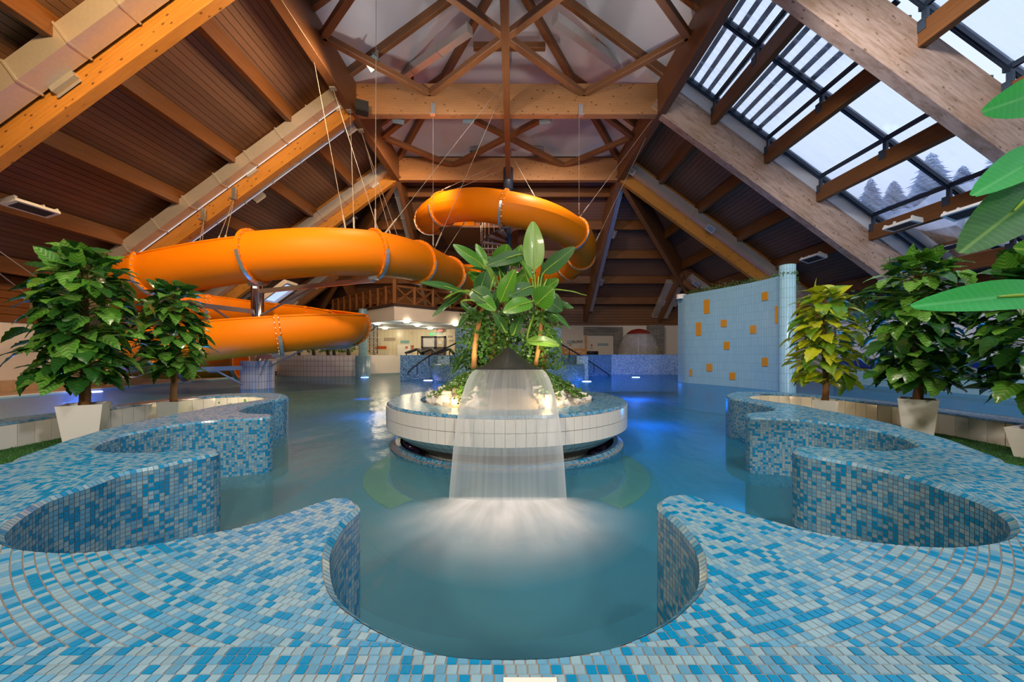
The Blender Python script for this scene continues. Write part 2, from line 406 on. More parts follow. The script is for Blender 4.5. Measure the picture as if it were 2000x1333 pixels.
mb.add([(p.x, p.y, zt) for p in inn] + [(p.x, p.y, zt - CH) for p in poly] + [(p.x, p.y, -.55) for p in poly],
       [(i, (i + 1) % NP_, NP_ + (i + 1) % NP_, NP_ + i) for i in range(NP_)] + [(NP_ + i, NP_ + (i + 1) % NP_, 2 * NP_ + (i + 1) % NP_, 2 * NP_ + i) for i in range(NP_)])
mb.build('bench_core', M_['grout'], bench)
# ---- tile layout on the top: rings round the pool, three straight rows along the front edge
CY = 3.2; YB = 0.836
quads = []
h = TS / 2
ring = np.arange(0.35, 6.6, PITCH)
cent = []; ang = []
for r in ring:
    n = int(2 * math.pi * r / PITCH); a = (np.arange(n) + rng.random()) * 2 * math.pi / n
    cent.append(np.c_[r * np.cos(a), CY + r * np.sin(a)]); ang.append(a)
cent = np.concatenate(cent); ang = np.concatenate(ang)
k = (cent[:, 1] > YB - .03) & (np.abs(cent[:, 0]) < 5.1); cent = cent[k]; ang = ang[k]
nx = int(7.2 / PITCH); bx = (np.arange(nx) - nx / 2) * PITCH
for j in range(5):
    yy = YB - PITCH * (j + .5); cent = np.r_[cent, np.c_[bx + .004 * j, np.full(nx, yy)]]; ang = np.r_[ang, np.full(nx, math.pi / 2)]
isband = np.zeros(len(cent), bool); isband[-5 * nx:] = True
k = np.zeros(len(cent), bool)
m0 = (cent[:, 0] > PA[:, 0].min()) & (cent[:, 0] < PA[:, 0].max())
from mathutils.kdtree import KDTree
kd = KDTree(NP_)
for q in range(NP_): kd.insert(((PA[q, 0] + nxt[q, 0]) / 2, (PA[q, 1] + nxt[q, 1]) / 2, 0), q)
kd.balance()
def near_signed(c):
    D = np.empty(len(c)); I = np.empty(len(c), int)
    for q in range(len(c)):
        _, e, _ = kd.find((c[q, 0], c[q, 1], 0)); I[q] = e
    d = c - PA[I]; t = np.clip((d * edge[I]).sum(1) / elen[I] ** 2, 0, 1); r = d - t[:, None] * edge[I]
    D = np.linalg.norm(r, axis=1); return D, I, (d * enorm[I]).sum(1) > 0
D, I, ins = near_signed(cent)
keep = np.where(ins | (D < .015), True, False)
def clip(pl, px, py, nx_, ny_):
    out = []
    for i in range(len(pl)):
        a = pl[i - 1]; b = pl[i]; da = (a[0] - px) * nx_ + (a[1] - py) * ny_; db = (b[0] - px) * nx_ + (b[1] - py) * ny_
        if (da >= 0) != (db >= 0):
            t = da / (da - db); out.append((a[0] + (b[0] - a[0]) * t, a[1] + (b[1] - a[1]) * t))
        if db >= 0: out.append(b)
    return out
def shade(n=None):
    r = random.random(); return 0 if r < .36 else (1 if r < .73 else 2)
top = MB(); cand = []
EB = CH + .0016
for i in np.nonzero(keep)[0]:
    cx, cy = cent[i]; ca, sa = math.cos(ang[i]), math.sin(ang[i])
    pl = [(cx + ca * a - sa * b, cy + sa * a + ca * b) for a, b in ((-h, -h), (h, -h), (h, h), (-h, h))]
    full = True
    if D[i] < EB + .016 or not ins[i]:
        e = I[i]; pl = clip(pl, PA[e, 0] + enorm[e, 0] * EB, PA[e, 1] + enorm[e, 1] * EB, enorm[e, 0], enorm[e, 1]); full = len(pl) == 4 and ins[i] and D[i] > EB + .016
    if not isband[i] and cy < YB + .017 and pl: pl = clip(pl, 0, YB + .0012, 0, 1); full = False
    if len(pl) < 3: continue
    a2 = 0.5 * abs(sum(pl[q - 1][0] * pl[q][1] - pl[q][0] * pl[q - 1][1] for q in range(len(pl))))
    if a2 < TS * TS * .06: continue
    if full: cand.append((cx, cy, ang[i], len(top.f)))
    n = len(pl); c0 = (sum(p[0] for p in pl) / n, sum(p[1] for p in pl) / n); m = shade()
    dz = random.uniform(-.0003, .0003)
    tp = [(c0[0] + (p[0] - c0[0]) * .955, c0[1] + (p[1] - c0[1]) * .955, ZT + dz) for p in pl]
    cand_flag = full
    quads.append((full, cx, cy, ang[i], m, tp, [(p[0], p[1], ZT - .0026) for p in pl]))
# the 300 largest in view become parts of their own
def size_px(q):
    cx, cy = q[1], q[2]
    if cy < .5: return 0
    u = 1000 + FPX * cx / cy; v = HOR + FPX * (ZC - ZT) / cy
    return 1 / cy if (8 < u < 1992 and v < 1326) else 0
order = sorted([i for i, q in enumerate(quads) if q[0]], key=lambda i: -size_px(quads[i]))
solo = set(order[:300])
tile_me = []
for k_ in range(3):
    t = MB(); t.add([(-h * .955, -h * .955, .0026), (h * .955, -h * .955, .0026), (h * .955, h * .955, .0026), (-h * .955, h * .955, .0026), (-h, -h, 0), (h, -h, 0), (h, h, 0), (-h, h, 0)],
          [(0, 1, 2, 3), (4, 5, 1, 0), (5, 6, 2, 1), (6, 7, 3, 2), (7, 4, 0, 3)])
    tile_me.append(t.mesh('mosaic_tile', TILES[k_]))
for i, (full, cx, cy, a, m, tp, bt) in enumerate(quads):
    if i in solo:
        inst('mosaic_tile', tile_me[m], bench, Matrix.Translation((cx, cy, ZT - .0026)) @ Matrix.Rotation(a, 4, 'Z'))
    else:
        n = len(tp); top.add(tp + bt, [tuple(range(n))] + [(n + q, n + (q + 1) % n, (q + 1) % n, q) for q in range(n)], m)
o = top.build('top_mosaic', TILES, bench); o['kind'] = 'stuff'
# ---- chamfer row and wall rows along the pool side
def wall_tiles(path, sgn, zlo=-.12, gap=.0026, name='wall_mosaic'):
    w = MB(); n = len(path)
    nm = []
    for i in range(n):
        t = (path[min(i + 1, n - 1)] - path[max(i - 1, 0)]).normalized(); nm.append(Vector((-t.y, t.x, 0)) * sgn)   # outward from the bench
    rows = int((ZT - CH - zlo) / PITCH)
    for i in range(n - 1):
        a, b = path[i], path[i + 1]; na, nb = nm[i], nm[i + 1]; L = (b - a).length
        if L < .006: continue
        f = .5 * (1 - gap / L); mid = (a + b) / 2
        g = gap / 2 / L
        a1 = a.lerp(b, g); b1 = a.lerp(b, 1 - g); n1 = na.lerp(nb, g); n2 = na.lerp(nb, 1 - g)
        # chamfer tile
        e = .0022
        q = [a1 - n1 * CH + Vector((0, 0, ZT)), b1 - n2 * CH + Vector((0, 0, ZT)), b1 + n2 * e + Vector((0, 0, ZT - CH)), a1 + n1 * e + Vector((0, 0, ZT - CH))]
        w.add(q, [(0, 1, 2, 3)], shade())
        z = ZT - CH - .0018
        for r in range(rows):
            z1 = z - r * PITCH; z0 = z1 - TS; mm = shade()
            o1 = n1 * e; o2 = n2 * e
            w.add([a1 + o1 + Vector((0, 0, z0)), b1 + o2 + Vector((0, 0, z0)), b1 + o2 + Vector((0, 0, z1)), a1 + o1 + Vector((0, 0, z1))], [(0, 1, 2, 3)], mm)
    o = w.build(name, TILES, bench); o['kind'] = 'stuff'
wall_tiles(runs['pool_l'], -1); wall_tiles(pool_r, 1)
# ---- cream wall tiles and coping edge inside the planting troughs
def trough(path, sgn, nm_):
    # the path runs coping -> round end -> bench back
    rp = resample(path, .146); tm = MB(); n = len(rp)
    w = MB()
    # mosaic nosing
    pth = path
    for i in range(len(pth) - 1):
        a, b = pth[i], pth[i + 1]; t = (b - a).normalized(); nn = Vector((-t.y, t.x, 0)) * sgn
        w.add([a.lerp(b, .06) - nn * CH + Vector((0, 0, ZT)), a.lerp(b, .94) - nn * CH + Vector((0, 0, ZT)), a.lerp(b, .94) + nn * .006 + Vector((0, 0, ZT - CH)), a.lerp(b, .06) + nn * .006 + Vector((0, 0, ZT - CH))], [(0, 1, 2, 3)], shade())
    o = w.build('trough_nosing', TILES, bench); o['kind'] = 'stuff'
    H = ZT - CH - .004 - ZF
    tmesh = None
    for i in range(n - 1):
        a, b = rp[i], rp[i + 1]; L = (b - a).length
        if a.y < 1.0: continue
        t = MB(); t.box((0, 0, 0), (L - .006, .012, H)); me = t.mesh('wall_tile', M_['wtile'])
        R = frame(b - a).to_4x4()
        tt = (b - a).normalized(); nn = Vector((-tt.y, tt.x, 0)) * sgn
        inst('wall_tile', me, bench, Matrix.Translation((a + b) / 2 + nn * .003 + Vector((0, 0, ZF + H / 2))) @ R)
trough(runs['trough_l'], -1, 'l'); trough(runs['trough_r'], 1, 'r')
# ---- artificial turf in the troughs
def turf(path, label):
    pts = [p for p in path]; tr = tessellate_polygon([[Vector((p.x, p.y, 0)) for p in pts]])
    m = MB(); m.add([(p.x, p.y, ZF) for p in pts], [tuple(t) for t in tr])
    o = m.build('turf_strip', M_['turf']); T(o, label, 'turf'); o['kind'] = 'stuff'
    poly_ = np.array([(p.x, p.y) for p in pts]); nx2 = np.roll(poly_, -1, 0)
    b = MB(); R = random.Random(3); cnt = 0
    lo, hi = poly_.min(0), poly_.max(0)
    while cnt < 9000:
        x = R.uniform(lo[0], hi[0]); y = R.uniform(max(lo[1], 1.8), min(hi[1], 4.2))
        ya, yb = poly_[:, 1], nx2[:, 1]; xa, xb = poly_[:, 0], nx2[:, 0]
        if (((ya > y) != (yb > y)) & (x < (xb - xa) * (y - ya) / np.where(yb == ya, 1e-9, yb - ya) + xa)).sum() % 2 == 0: cnt += .2; continue
        a = R.uniform(0, 6.28); l = R.uniform(.010, .020); dx, dy = math.cos(a) * .003, math.sin(a) * .003
        b.add([(x - dx, y - dy, ZF), (x + dx, y + dy, ZF), (x + R.uniform(-.008, .008), y + R.uniform(-.008, .008), ZF + l)], [(0, 1, 2)]); cnt += 1
    b.build('grass_blades', M_['blade'], o)['kind'] = 'stuff'
turf(runs['trough_l'], 'green artificial turf in the left planting trough'); turf(runs['trough_r'], 'green artificial turf in the right planting trough')
# small white block at the bench's front edge
mb = MB(); p0 = G(1035, 1331, ZT)
mb.box((p0.x, .722, ZT + .004), (.105, .05, .008)); mb.box((p0.x, .712, ZT + .010), (.098, .02, .005))
T(mb.build('floor_plate', M_['pot'], None), 'small white plate lying on the bench edge closest to the viewer', 'plate')
# ================================================================== hall: pool basin, walls, roof
SL = 0.733; ZR = 9.80; RH = 1.50; XL, XR = -5.70, 5.33; XC = -0.185
YA, YB2, YD, YE = 13.6, 18.7, 8.5, 3.4
YBACK = -7.0; YFAR = 27.6; XWL = -16.0; XWR = 15.9; XDA = 14.2
def zroof(d): return ZR - SL * d            # rafter underside at horizontal distance d from the ring
# ---- basin
mb = MB(); mb.add([(-14, -.5, -1.15), (16, -.5, -1.15), (16, 23.5, -1.15), (-14, 23.5, -1.15)], [(0, 1, 2, 3)])
def poolmat():
    m = N('turquoise_pool_tiles'); f = m.noise(m.coords(), .35, 3)
    col = m.mix(f, (.14, .42, .44), (.04, .32, .54)); return m.fin(col, .6)
S(mb.build('floor_pool', poolmat()))
ylw = plain('yellow_pool_tiles', (.98, .56, .0), .5)
mb = MB(); BC = Vector((-.07, 5.5, 0)); BR = 1.68
mb.lathe((BC.x, BC.y, -.40), [(1.66, -.02), (1.66, 0), (1.96, 0), (1.96, -.02)], 48, a0=math.radians(165), a1=math.radians(232)); mb.lathe((BC.x, BC.y, -.40), [(1.66, -.02), (1.66, 0), (1.96, 0), (1.96, -.02)], 48, a0=math.radians(308), a1=math.radians(375))
S(mb.build('floor_pool_stripe', ylw))
mb = MB(); mb.lathe(BC, [(1.62, -.42), (2.06, -.42), (2.16, -.6), (2.4, -1.16)], 72); S(mb.build('floor_pool_step', poolmat(), None, True))
mb = MB()
for x, ry in ((-14, 1), (15.9, -1)): mb.box((x, 11.5, -.55), (.2, 24.4, 1.2))
mb.box((.95, 23.6, -.55), (30, .2, 1.2)); mb.box((.5, -.6, -.55), (29, .2, 1.2))
S(mb.build('wall_basin', M_['btile']))
# ---- water with the round opening under the planter bowl
def watermat():
    m = N('pool_water'); t = m.t; t.nodes.remove(m.b)
    v = m.coords(scale=(1, .55, 1)); nz = m.noise(v, 2.2, 3, .5); nz2 = m.noise(v, 9, 2, .5)
    hgt = m.math('ADD', nz, m.math('MULTIPLY', nz2, .25))
    bp = m.n('ShaderNodeBump'); bp.inputs['Strength'].default_value = .30; bp.inputs['Distance'].default_value = .08; t.links.new(hgt, bp.inputs['Height'])
    gl = m.n('ShaderNodeBsdfGlossy'); gl.inputs['Roughness'].default_value = .19; t.links.new(bp.outputs['Normal'], gl.inputs['Normal'])
    tr = m.n('ShaderNodeBsdfTransparent'); tr.inputs['Color'].default_value = (.40, .80, .94, 1)
    df = m.n('ShaderNodeBsdfDiffuse')
    big = m.noise(m.coords(scale=(1, 1, 1)), .33, 2)
    sp = m.n('ShaderNodeSeparateXYZ'); t.links.new(m.coords(), sp.inputs[0])
    zone = m.math('ADD', m.math('MULTIPLY', sp.outputs[0], .13), m.math('MULTIPLY', sp.outputs[1], .045)); big = m.math('ADD', m.math('MULTIPLY', big, .5), zone); cl_ = m.n('ShaderNodeClamp'); t.links.new(big, cl_.inputs[0]); big = cl_.outputs[0]
    t.links.new(m.mix(big, (.135, .31, .335), (.003, .25, .48)), df.inputs['Color'])
    a = m.n('ShaderNodeMixShader'); a.inputs[0].default_value = .46; t.links.new(tr.outputs[0], a.inputs[1]); t.links.new(df.outputs[0], a.inputs[2])
    fr = m.n('ShaderNodeFresnel'); fr.inputs['IOR'].default_value = 1.33; t.links.new(bp.outputs['Normal'], fr.inputs['Normal'])
    fm = m.math('MINIMUM', m.math('MULTIPLY', fr.outputs[0], .8), .46)
    b = m.n('ShaderNodeMixShader'); t.links.new(fm, b.inputs[0]); t.links.new(a.outputs[0], b.inputs[1]); t.links.new(gl.outputs[0], b.inputs[2])
    t.links.new(b.outputs[0], m.out.inputs['Surface']); return m.mat
RWH = 1.56
mb = MB(); n = 64
hole = [(BC.x + RWH * math.cos(2 * math.pi * i / n), BC.y + RWH * math.sin(2 * math.pi * i / n), 0) for i in range(n)]
sq = []
for i in range(n):
    a = 2 * math.pi * i / n; c, s_ = math.cos(a), math.sin(a); k = 2.2 / max(abs(c), abs(s_)); sq.append((BC.x + k * c, BC.y + k * s_, 0))
mb.add(hole + sq, [(i, n + i, n + (i + 1) % n, (i + 1) % n) for i in range(n)])
x0, x1, y0, y1 = BC.x - 2.2, BC.x + 2.2, BC.y - 2.2, BC.y + 2.2
for a, b, c, d in ((-13.95, x0, .6, 23.4), (x1, 15.8, .6, 23.4), (x0, x1, .6, y0), (x0, x1, y1, 23.4)):
    mb.add([(a, c, 0), (b, c, 0), (b, d, 0), (a, d, 0)], [(0, 1, 2, 3)])
WATER = watermat()
o = mb.build('pool_water', WATER, None); T(o, 'turquoise pool water filling the whole basin around the planter bowl', 'water'); o['kind'] = 'stuff'
# ---- deck floors and walls
mb = MB(); mb.box((-15.1, 10, -.1), (2.2, 36, .3)); mb.box((0, 26.0, -.1), (34, 4.9, .3)); mb.box((-.05, -3.9, -.1), (32, 6.4, .3))
S(mb.build('floor', M_['terra']))
mb = MB(); mb.box((-13.97, 11, .06), (.08, 24, .02)); S(mb.build('trim_1', M_['wtile']))
mb = MB(); mb.box((XWL - .1, 10.5, 1.1), (.2, 36, 2.3)); S(mb.build('wall_left', M_['plaster']))
# skirting tiles of the left wall
sk = empty('baseboard_left', (XWL, 12, .05)); S(sk)
t = MB(); t.box((0, 0, 0), (.02, .292, .34)); me = t.mesh('skirting_tile', plain('tan_tile', (.52, .36, .24), .3))
for i in range(46): inst('skirting_tile', me, sk, Matrix.Translation((XWL + .012, 9.5 + i * .30, .22)))
# timber fascia above the left wall
fa = empty('wall_left_fascia', (XWL, 12, 2.25)); S(fa)
for i in range(6):
    wood_beam('fascia_board', (XWL + .02, -7, 2.35 + i * .25), (XWL + .02, 27.5, 2.35 + i * .25), .04, .235, M_['purlin'], fa)
# right wall: plaster, timber fascia, tiled dado
mb = MB(); mb.box((XWR + .15, 10.5, 1.65), (.3, 36, 3.3)); S(mb.build('wall_right', M_['plaster_cool']))
fr_ = empty('wall_right_fascia', (XWR, 12, 3.2)); S(fr_)
for i in range(4): wood_beam('fascia_board', (XWR - .02, -7, 3.30 + i * .20), (XWR - .02, 27.5, 3.30 + i * .20), .04, .205, M_['purlin'], fr_)
dado = MB(); dado.box((XDA - .13, 11.6, 1.2), (.26, 9.4, 2.85)); dado = dado.build('wall_right_dado', M_['groutd']); S(dado)
t = MB(); t.box((0, 0, 0), (.02, .196, .316)); mw = t.mesh('wall_tile', M_['coolt'])
t = MB(); t.box((0, 0, 0), (.02, .196, .24)); mbt = t.mesh('wall_tile', M_['btile'])
for i in range(46):
    y = 7.05 + i * .20
    for r in range(5): inst('wall_tile', mw, dado, Matrix.Translation((XDA - .268, y, 1.20 + r * .32)))
    for r in range(3): inst('wall_tile', mbt, dado, Matrix.Translation((XDA - .268, y, .02 + r * .245)))
mb = MB(); mb.box((XDA - .30, 11.6, .85), (.10, 9.4, .30)); mb.build('rail_band', M_['navy'], dado)
mb = MB(); mb.box((XDA - .16, 11.6, 2.66), (.34, 9.4, .06)); mb.build('coping', M_['btile'], dado)
# notice on the tiled wall
mb = MB(); pn = P(1882, 729, 11.55); mb.box((XDA - .30, 11.7, .72), (.012, .42, .50), None, 0)
for i in range(8):
    if i != 3: mb.box((XDA - .309, 11.7, .92 - i * .055), (.006, .30 if i % 3 else .2, .014), None, 1)
T(mb.build('notice_board', [M_['coolt'], plain('faded_red_print', (.45, .2, .2), .6)]), 'white notice with reddish lines of print below the navy stripe', 'notice')
# dark doorway in the right wall beyond the dado
mb = MB(); mb.box((XWR - .05, 6.3, .9), (.16, 1.2, 1.9)); mb.box((XWR - .1, 5.72, .9), (.2, .1, 2.0)); mb.box((XWR - .1, 6.88, .9), (.2, .1, 2.0)); S(mb.build('door_1', M_['black']))
# far wall, back wall
mb = MB(); mb.box((0, YFAR + .15, 1.7), (32.4, .3, 3.5)); S(mb.build('wall_far', M_['plaster']))
mb = MB(); mb.box((-.9, YBACK - .1, 6.5), (32, .2, 14)); S(mb.build('wall_back', M_['plaster']))
mb = MB(); mb.box((0, YFAR + .12, 4.3), (32.4, .2, 2.0)); mb.box((XWR + .12, 10, 3.9), (.2, 36, 1.3)); mb.box((XWL - .12, 10, 3.1), (.2, 36, 1.7)); S(mb.build('wall_fascia_backing', M_['deck']))
ff = empty('wall_far_fascia', (0, YFAR, 3.3)); S(ff)
for i in range(8): wood_beam('fascia_board', (XWL, YFAR - .03, 3.42 + i * .2), (XWR, YFAR - .03, 3.42 + i * .2), .05, .188, M_['glulam_dark'], ff)
# ---- ceiling slopes: boards, purlins
cosr = 1 / math.sqrt(1 + SL * SL); BW = .185
def slope_boards(root, side, bays, solo_bays, dmax):
    """boards run along y, strips step down the slope"""
    sx = -1 if side == 'L' else 1; x00 = XL if side == 'L' else XR
    ns = int(dmax / (BW * cosr)); joined = MB()
    for (a, b) in bays:
        for i in range(ns):
            d = (i + .5) * BW * cosr; yb = b
            if b > YB2: yb = YB2 + d
            if yb - a < .1: continue
            x = x00 + sx * d; z = zroof(d) + RH + .03
            R = Matrix.Rotation(sx * math.atan(SL), 4, 'Y')
            if (a, b) in solo_bays:
                t = MB(); t.box((0, 0, 0), (BW - .014, yb - a - .02, .02)); me = t.mesh('ceiling_board', M_['plank'])
                inst('ceiling_board', me, root, Matrix.Translation((x, (a + yb) / 2, z)) @ R)
            else: joined.box((x, (a + yb) / 2, z), (BW - .014, yb - a - .02, .02), R.to_3x3())
    if joined.f: joined.build('ceiling_boards', M_['plank'], root)['kind'] = 'stuff'
def backing(side, dmax, y0=YBACK, y1=YB2):
    sx = -1 if side == 'L' else 1; x00 = XL if side == 'L' else XR
    m = MB(); z0 = zroof(0) + RH + .09; z1 = zroof(dmax) + RH + .09
    m.add([(x00, y0, z0), (x00 + sx * dmax, y0, z1), (x00 + sx * dmax, y1 + dmax + .5, z1), (x00, y1, z0)], [(0, 1, 2, 3)]); return m
cl = backing('L', 10.5).build('ceiling_left', M_['deck']); S(cl)
baysL = [(YBACK, YE), (YE, YD), (YD, YA), (YA, YB2), (YB2, 30)]
slope_boards(cl, 'L', baysL, [(YE, YD), (YD, YA)], 10.4)
PXL = [-7.75, -9.7, -11.65, -13.6, -15.4]
def purlin(root, x, side, y0, y1, mat=None):
    d = abs(x - (XL if side == 'L' else XR)); zt_ = zroof(d) + RH
    wood_beam('purlin', (x, y0, zt_ - .26), (x, y1, zt_ - .26), .20, .50, mat or M_['purlin'], root)
for x in PXL:
    for a, b in baysL:
        d = abs(x - XL); b2 = YB2 + d if b > YB2 else b
        purlin(cl, x, 'L', a + .12, b2 - .12, )
cr_ = backing('R', 10.6, YA, YB2).build('ceiling_right', M_['deck']); S(cr_)
baysR = [(YA, YB2), (YB2, 30)]
slope_boards(cr_, 'R', baysR, [], 10.5)
PXR = [7.2, 9.1, 10.97, 12.84, 14.71]
for x in PXR:
    for a, b in baysR:
        d = abs(x - XR); b2 = YB2 + d if b > YB2 else b
        purlin(cr_, x, 'R', a + .12, b2 - .12)
# far hip slope: boards run along x
m = MB(); dF = YFAR - YB2; z0 = zroof(0) + RH + .09; z1 = zroof(dF) + RH + .09
m.add([(XL, YB2, z0), (XR, YB2, z0), (XR + dF, YFAR, z1), (XL - dF, YFAR, z1)], [(0, 1, 2, 3)]); cf = m.build('ceiling_far', M_['deck']); S(cf)
jm = MB()
for i in range(int(dF / (BW * cosr))):
    d = (i + .5) * BW * cosr
    jm.box(((XL + XR) / 2, YB2 + d, zroof(d) + RH + .03), (XR - XL + 2 * d, BW - .014, .02), Matrix.Rotation(-math.atan(SL), 3, 'X'))
jm.build('ceiling_boards', M_['plank'], cf)['kind'] = 'stuff'
for d in (1.55, 3.2, 4.9, 6.6, 8.2):
    zt_ = zroof(d) + RH; wood_beam('purlin', (XL - d + .3, YB2 + d, zt_ - .26), (XR + d - .3, YB2 + d, zt_ - .26), .20, .50, M_['purlin'], cf)
# roof behind the near right-hand rafter stays glazed; rear part of right slope
mb = MB(); d = 10.6; mb.add([(XR, YBACK, zroof(0) + RH + .09), (XR + d, YBACK, zroof(d) + RH + .09), (XR + d, -1.7, zroof(d) + RH + .09), (XR, -1.7, zroof(0) + RH + .09)], [(0, 1, 2, 3)])
S(mb.build('ceiling_right_rear', M_['deck']))
# ---- main rafters
def rafter(side, y, label, mat, w=.26):
    sx = -1 if side == 'L' else 1; x00 = XL if side == 'L' else XR; dm = 10.4
    hp = RH * cosr; off = Vector((0, 0, RH / 2))
    p0 = Vector((x00 + sx * .0, y, zroof(0))) + off; p1 = Vector((x00 + sx * dm, y, zroof(dm))) + off
    o = wood_beam('roof_rafter', p0, p1, w, hp, mat); T(o, label, 'rafter', 'main roof rafters'); return o
RL1 = rafter('L', YD, 'orange-lit timber rafter crossing the top left corner', M_['glulam'])
RL2 = rafter('L', YA, 'knotty orange rafter on the left between two metal ducts', M_['glulam'])
RL3 = rafter('L', YB2, 'short far left rafter behind the hanging cables', M_['glulam'])
RR1 = rafter('R', YD, 'pale weathered rafter crossing the top right corner of the skylight', M_['glulam_pale'], .30)
RR2 = rafter('R', YA, 'pale stained rafter at the far edge of the skylight', M_['glulam_pale'], .30)
RR3 = rafter('R', YB2, 'far right rafter with a duct running above the blue curved wall', M_['glulam'])
for sd, lab in (('L', 'timber rafter above the viewer on the left, mostly out of view'), ('R', 'timber rafter above the viewer on the right, mostly out of view')):
    rafter(sd, YE, lab, M_['glulam'])
def farrafter(x0, y0, z0, x1, y1, z1, label, mat='glulam_dark', w=.24, hh=1.1):
    o = wood_beam('roof_rafter', (x0, y0, z0), (x1, y1, z1), w, hh, M_[mat]); T(o, label, 'rafter', 'far roof rafters'); return o
zc = lambda d: zroof(d) + RH / 2
farrafter(XL, YB2, zc(0), XL, YFAR, zc(dF), 'dark far rafter running down to the gallery on the left')
farrafter(XR, YB2, zc(0), XR, YFAR, zc(dF), 'dark far rafter running down towards the sauna doorway')
farrafter(XL, YB2, zc(0) - .1, XL - dF, YFAR, zc(dF) - .1, 'dark diagonal hip rafter in the far left roof corner', hh=1.2)
farrafter(XR, YB2, zc(0) - .1, XR + dF, YFAR, zc(dF) - .1, 'dark diagonal hip rafter in the far right roof corner', hh=1.2)
farrafter(XC, YB2, zc(0), XC, YFAR, zc(dF), 'dark far rafter hidden behind the spiral stair', hh=.9)
farrafter(XR + 5.6, YB2 + 5.6, zc(5.6), XR + 8.8, YB2 + 5.6, zc(8.8), 'short jack rafter with a duct right of the hip rafter')
farrafter(XR + 5.4, YB2 + 5.4, zc(5.4), XR + 5.4, YFAR, zc(dF), 'short jack rafter above the slate-clad pillar')
farrafter(XL - 5.2, YB2 + 5.2, zc(5.2), XL - 5.2, YFAR, zc(dF), 'short jack rafter above the gallery stairs')
farrafter(XL - 5.2, YB2 + 5.2, zc(5.2), XL - 10.2, YB2 + 5.2, zc(10.2), 'short jack rafter left of the far left hip')
# ---- ring beams, cross beams, bracing lattice
def beamT(nm, p0, p1, w, h_, mat, label, cat='beam', group=None):
    o = wood_beam(nm, p0, p1, w, h_, M_[mat]); T(o, label, cat, group); return o
zm = ZR + .56
beamT('ring_beam', (XL - .02, YBACK, zm), (XL - .02, YB2 + .3, zm), .30, 1.14, 'glulam_dark', 'long brown edge beam along the left side of the white ceiling')
beamT('ring_beam', (XR + .02, YBACK, zm), (XR + .02, YB2 + .3, zm), .30, 1.14, 'glulam_dark', 'long brown edge beam along the right side of the white ceiling')
beamT('cross_beam', (XL + .1, YA, zm), (XR - .1, YA, zm), .28, 1.11, 'glulam_mid', 'nearer horizontal cross beam under the white ceiling')
beamT('cross_beam', (XL + .1, YB2, zm), (XR - .1, YB2, zm), .28, 1.11, 'glulam_mid', 'farther horizontal cross beam behind the orange tube')
beamT('cross_beam', (XL + .1, YD, zm), (XR - .1, YD, zm), .28, 1.11, 'glulam', 'horizontal cross beam overhead, above the top of the picture')
beamT('centre_beam', (XC, 2, ZR + .12), (XC, YB2 - .3, ZR + .12), .22, .40, 'strut', 'narrow beam running away along the middle of the roof')
zs = ZR + .75
br = empty('bracing_lattice', (XC, YA, zs)); T(br, 'diamond lattice of brown timber struts between the cross beams', 'bracing')
for ya, yb in ((YE, YD), (YD, YA), (YA, YB2)):
    ym = (ya + yb) / 2; q = (XR - XL) / 4; w = .20
    for sx in (-1, 1):
        wood_beam('strut', (XC, ym, zs), (XC + sx * q, ya + .1, zs), w, w, M_['strut'], br); wood_beam('strut', (XC, ym, zs), (XC + sx * q, yb - .1, zs), w, w, M_['strut'], br)
        xe = XL + .15 if sx < 0 else XR - .15
        wood_beam('strut', (xe, ym, zs), (XC + sx * q, ya + .1, zs), w, w, M_['strut'], br); wood_beam('strut', (xe, ym, zs), (XC + sx * q, yb - .1, zs), w, w, M_['strut'], br)
# ---- white lantern roof above the ring
zt0 = ZR + 1.25; half = (XR - XL) / 2; ya_ = YB2 - half; ztop = zt0 + half * SL
m = MB(); m.add([(XL, YBACK, zt0), (XL, YB2, zt0), (XC, ya_, ztop), (XC, YBACK, ztop), (XR, YBACK, zt0), (XR, YB2, zt0)], [(0, 1, 2, 3), (1, 5, 2), (5, 4, 3, 2)])
lant = m.build('ceiling_lantern', M_['white_panel']); S(lant)
up = .16
for sx, xe in ((-1, XL), (1, XR)):
    wood_beam('hip_rafter', (xe, YB2, zt0 - up), (XC, ya_, ztop - up), .22, .42, M_['strut'], lant)
    for y in (3, 5.5, 8, 10.5, 13):
        dd = half if y <= ya_ else half - (y - ya_)
        wood_beam('lantern_rafter', (xe, y, zt0 - up), (XC + (0 if y <= ya_ else sx * (y - ya_)), y, zt0 + SL * dd - up), .18, .28, M_['strut'], lant)
    yy = 15.9; dd = YB2 - yy; wood_beam('lantern_rafter', (xe, yy, zt0 - up), (xe - sx * dd, yy, zt0 + SL * dd - up), .16, .26, M_['strut'], lant)
    wood_beam('hanger_post', P(805 if sx < 0 else 1194, 75, 15.0), P(805 if sx < 0 else 1194, 165, 15.0), .12, .12, M_['strut'], lant)
wood_beam('lantern_rafter', (XC, YB2, zt0 - up), (XC, ya_, ztop - up), .16, .26, M_['strut'], lant)
wood_beam('collar_beam', P(925, 91, 14.3), P(1065, 91, 14.3), .2, .24, M_['strut'], lant)
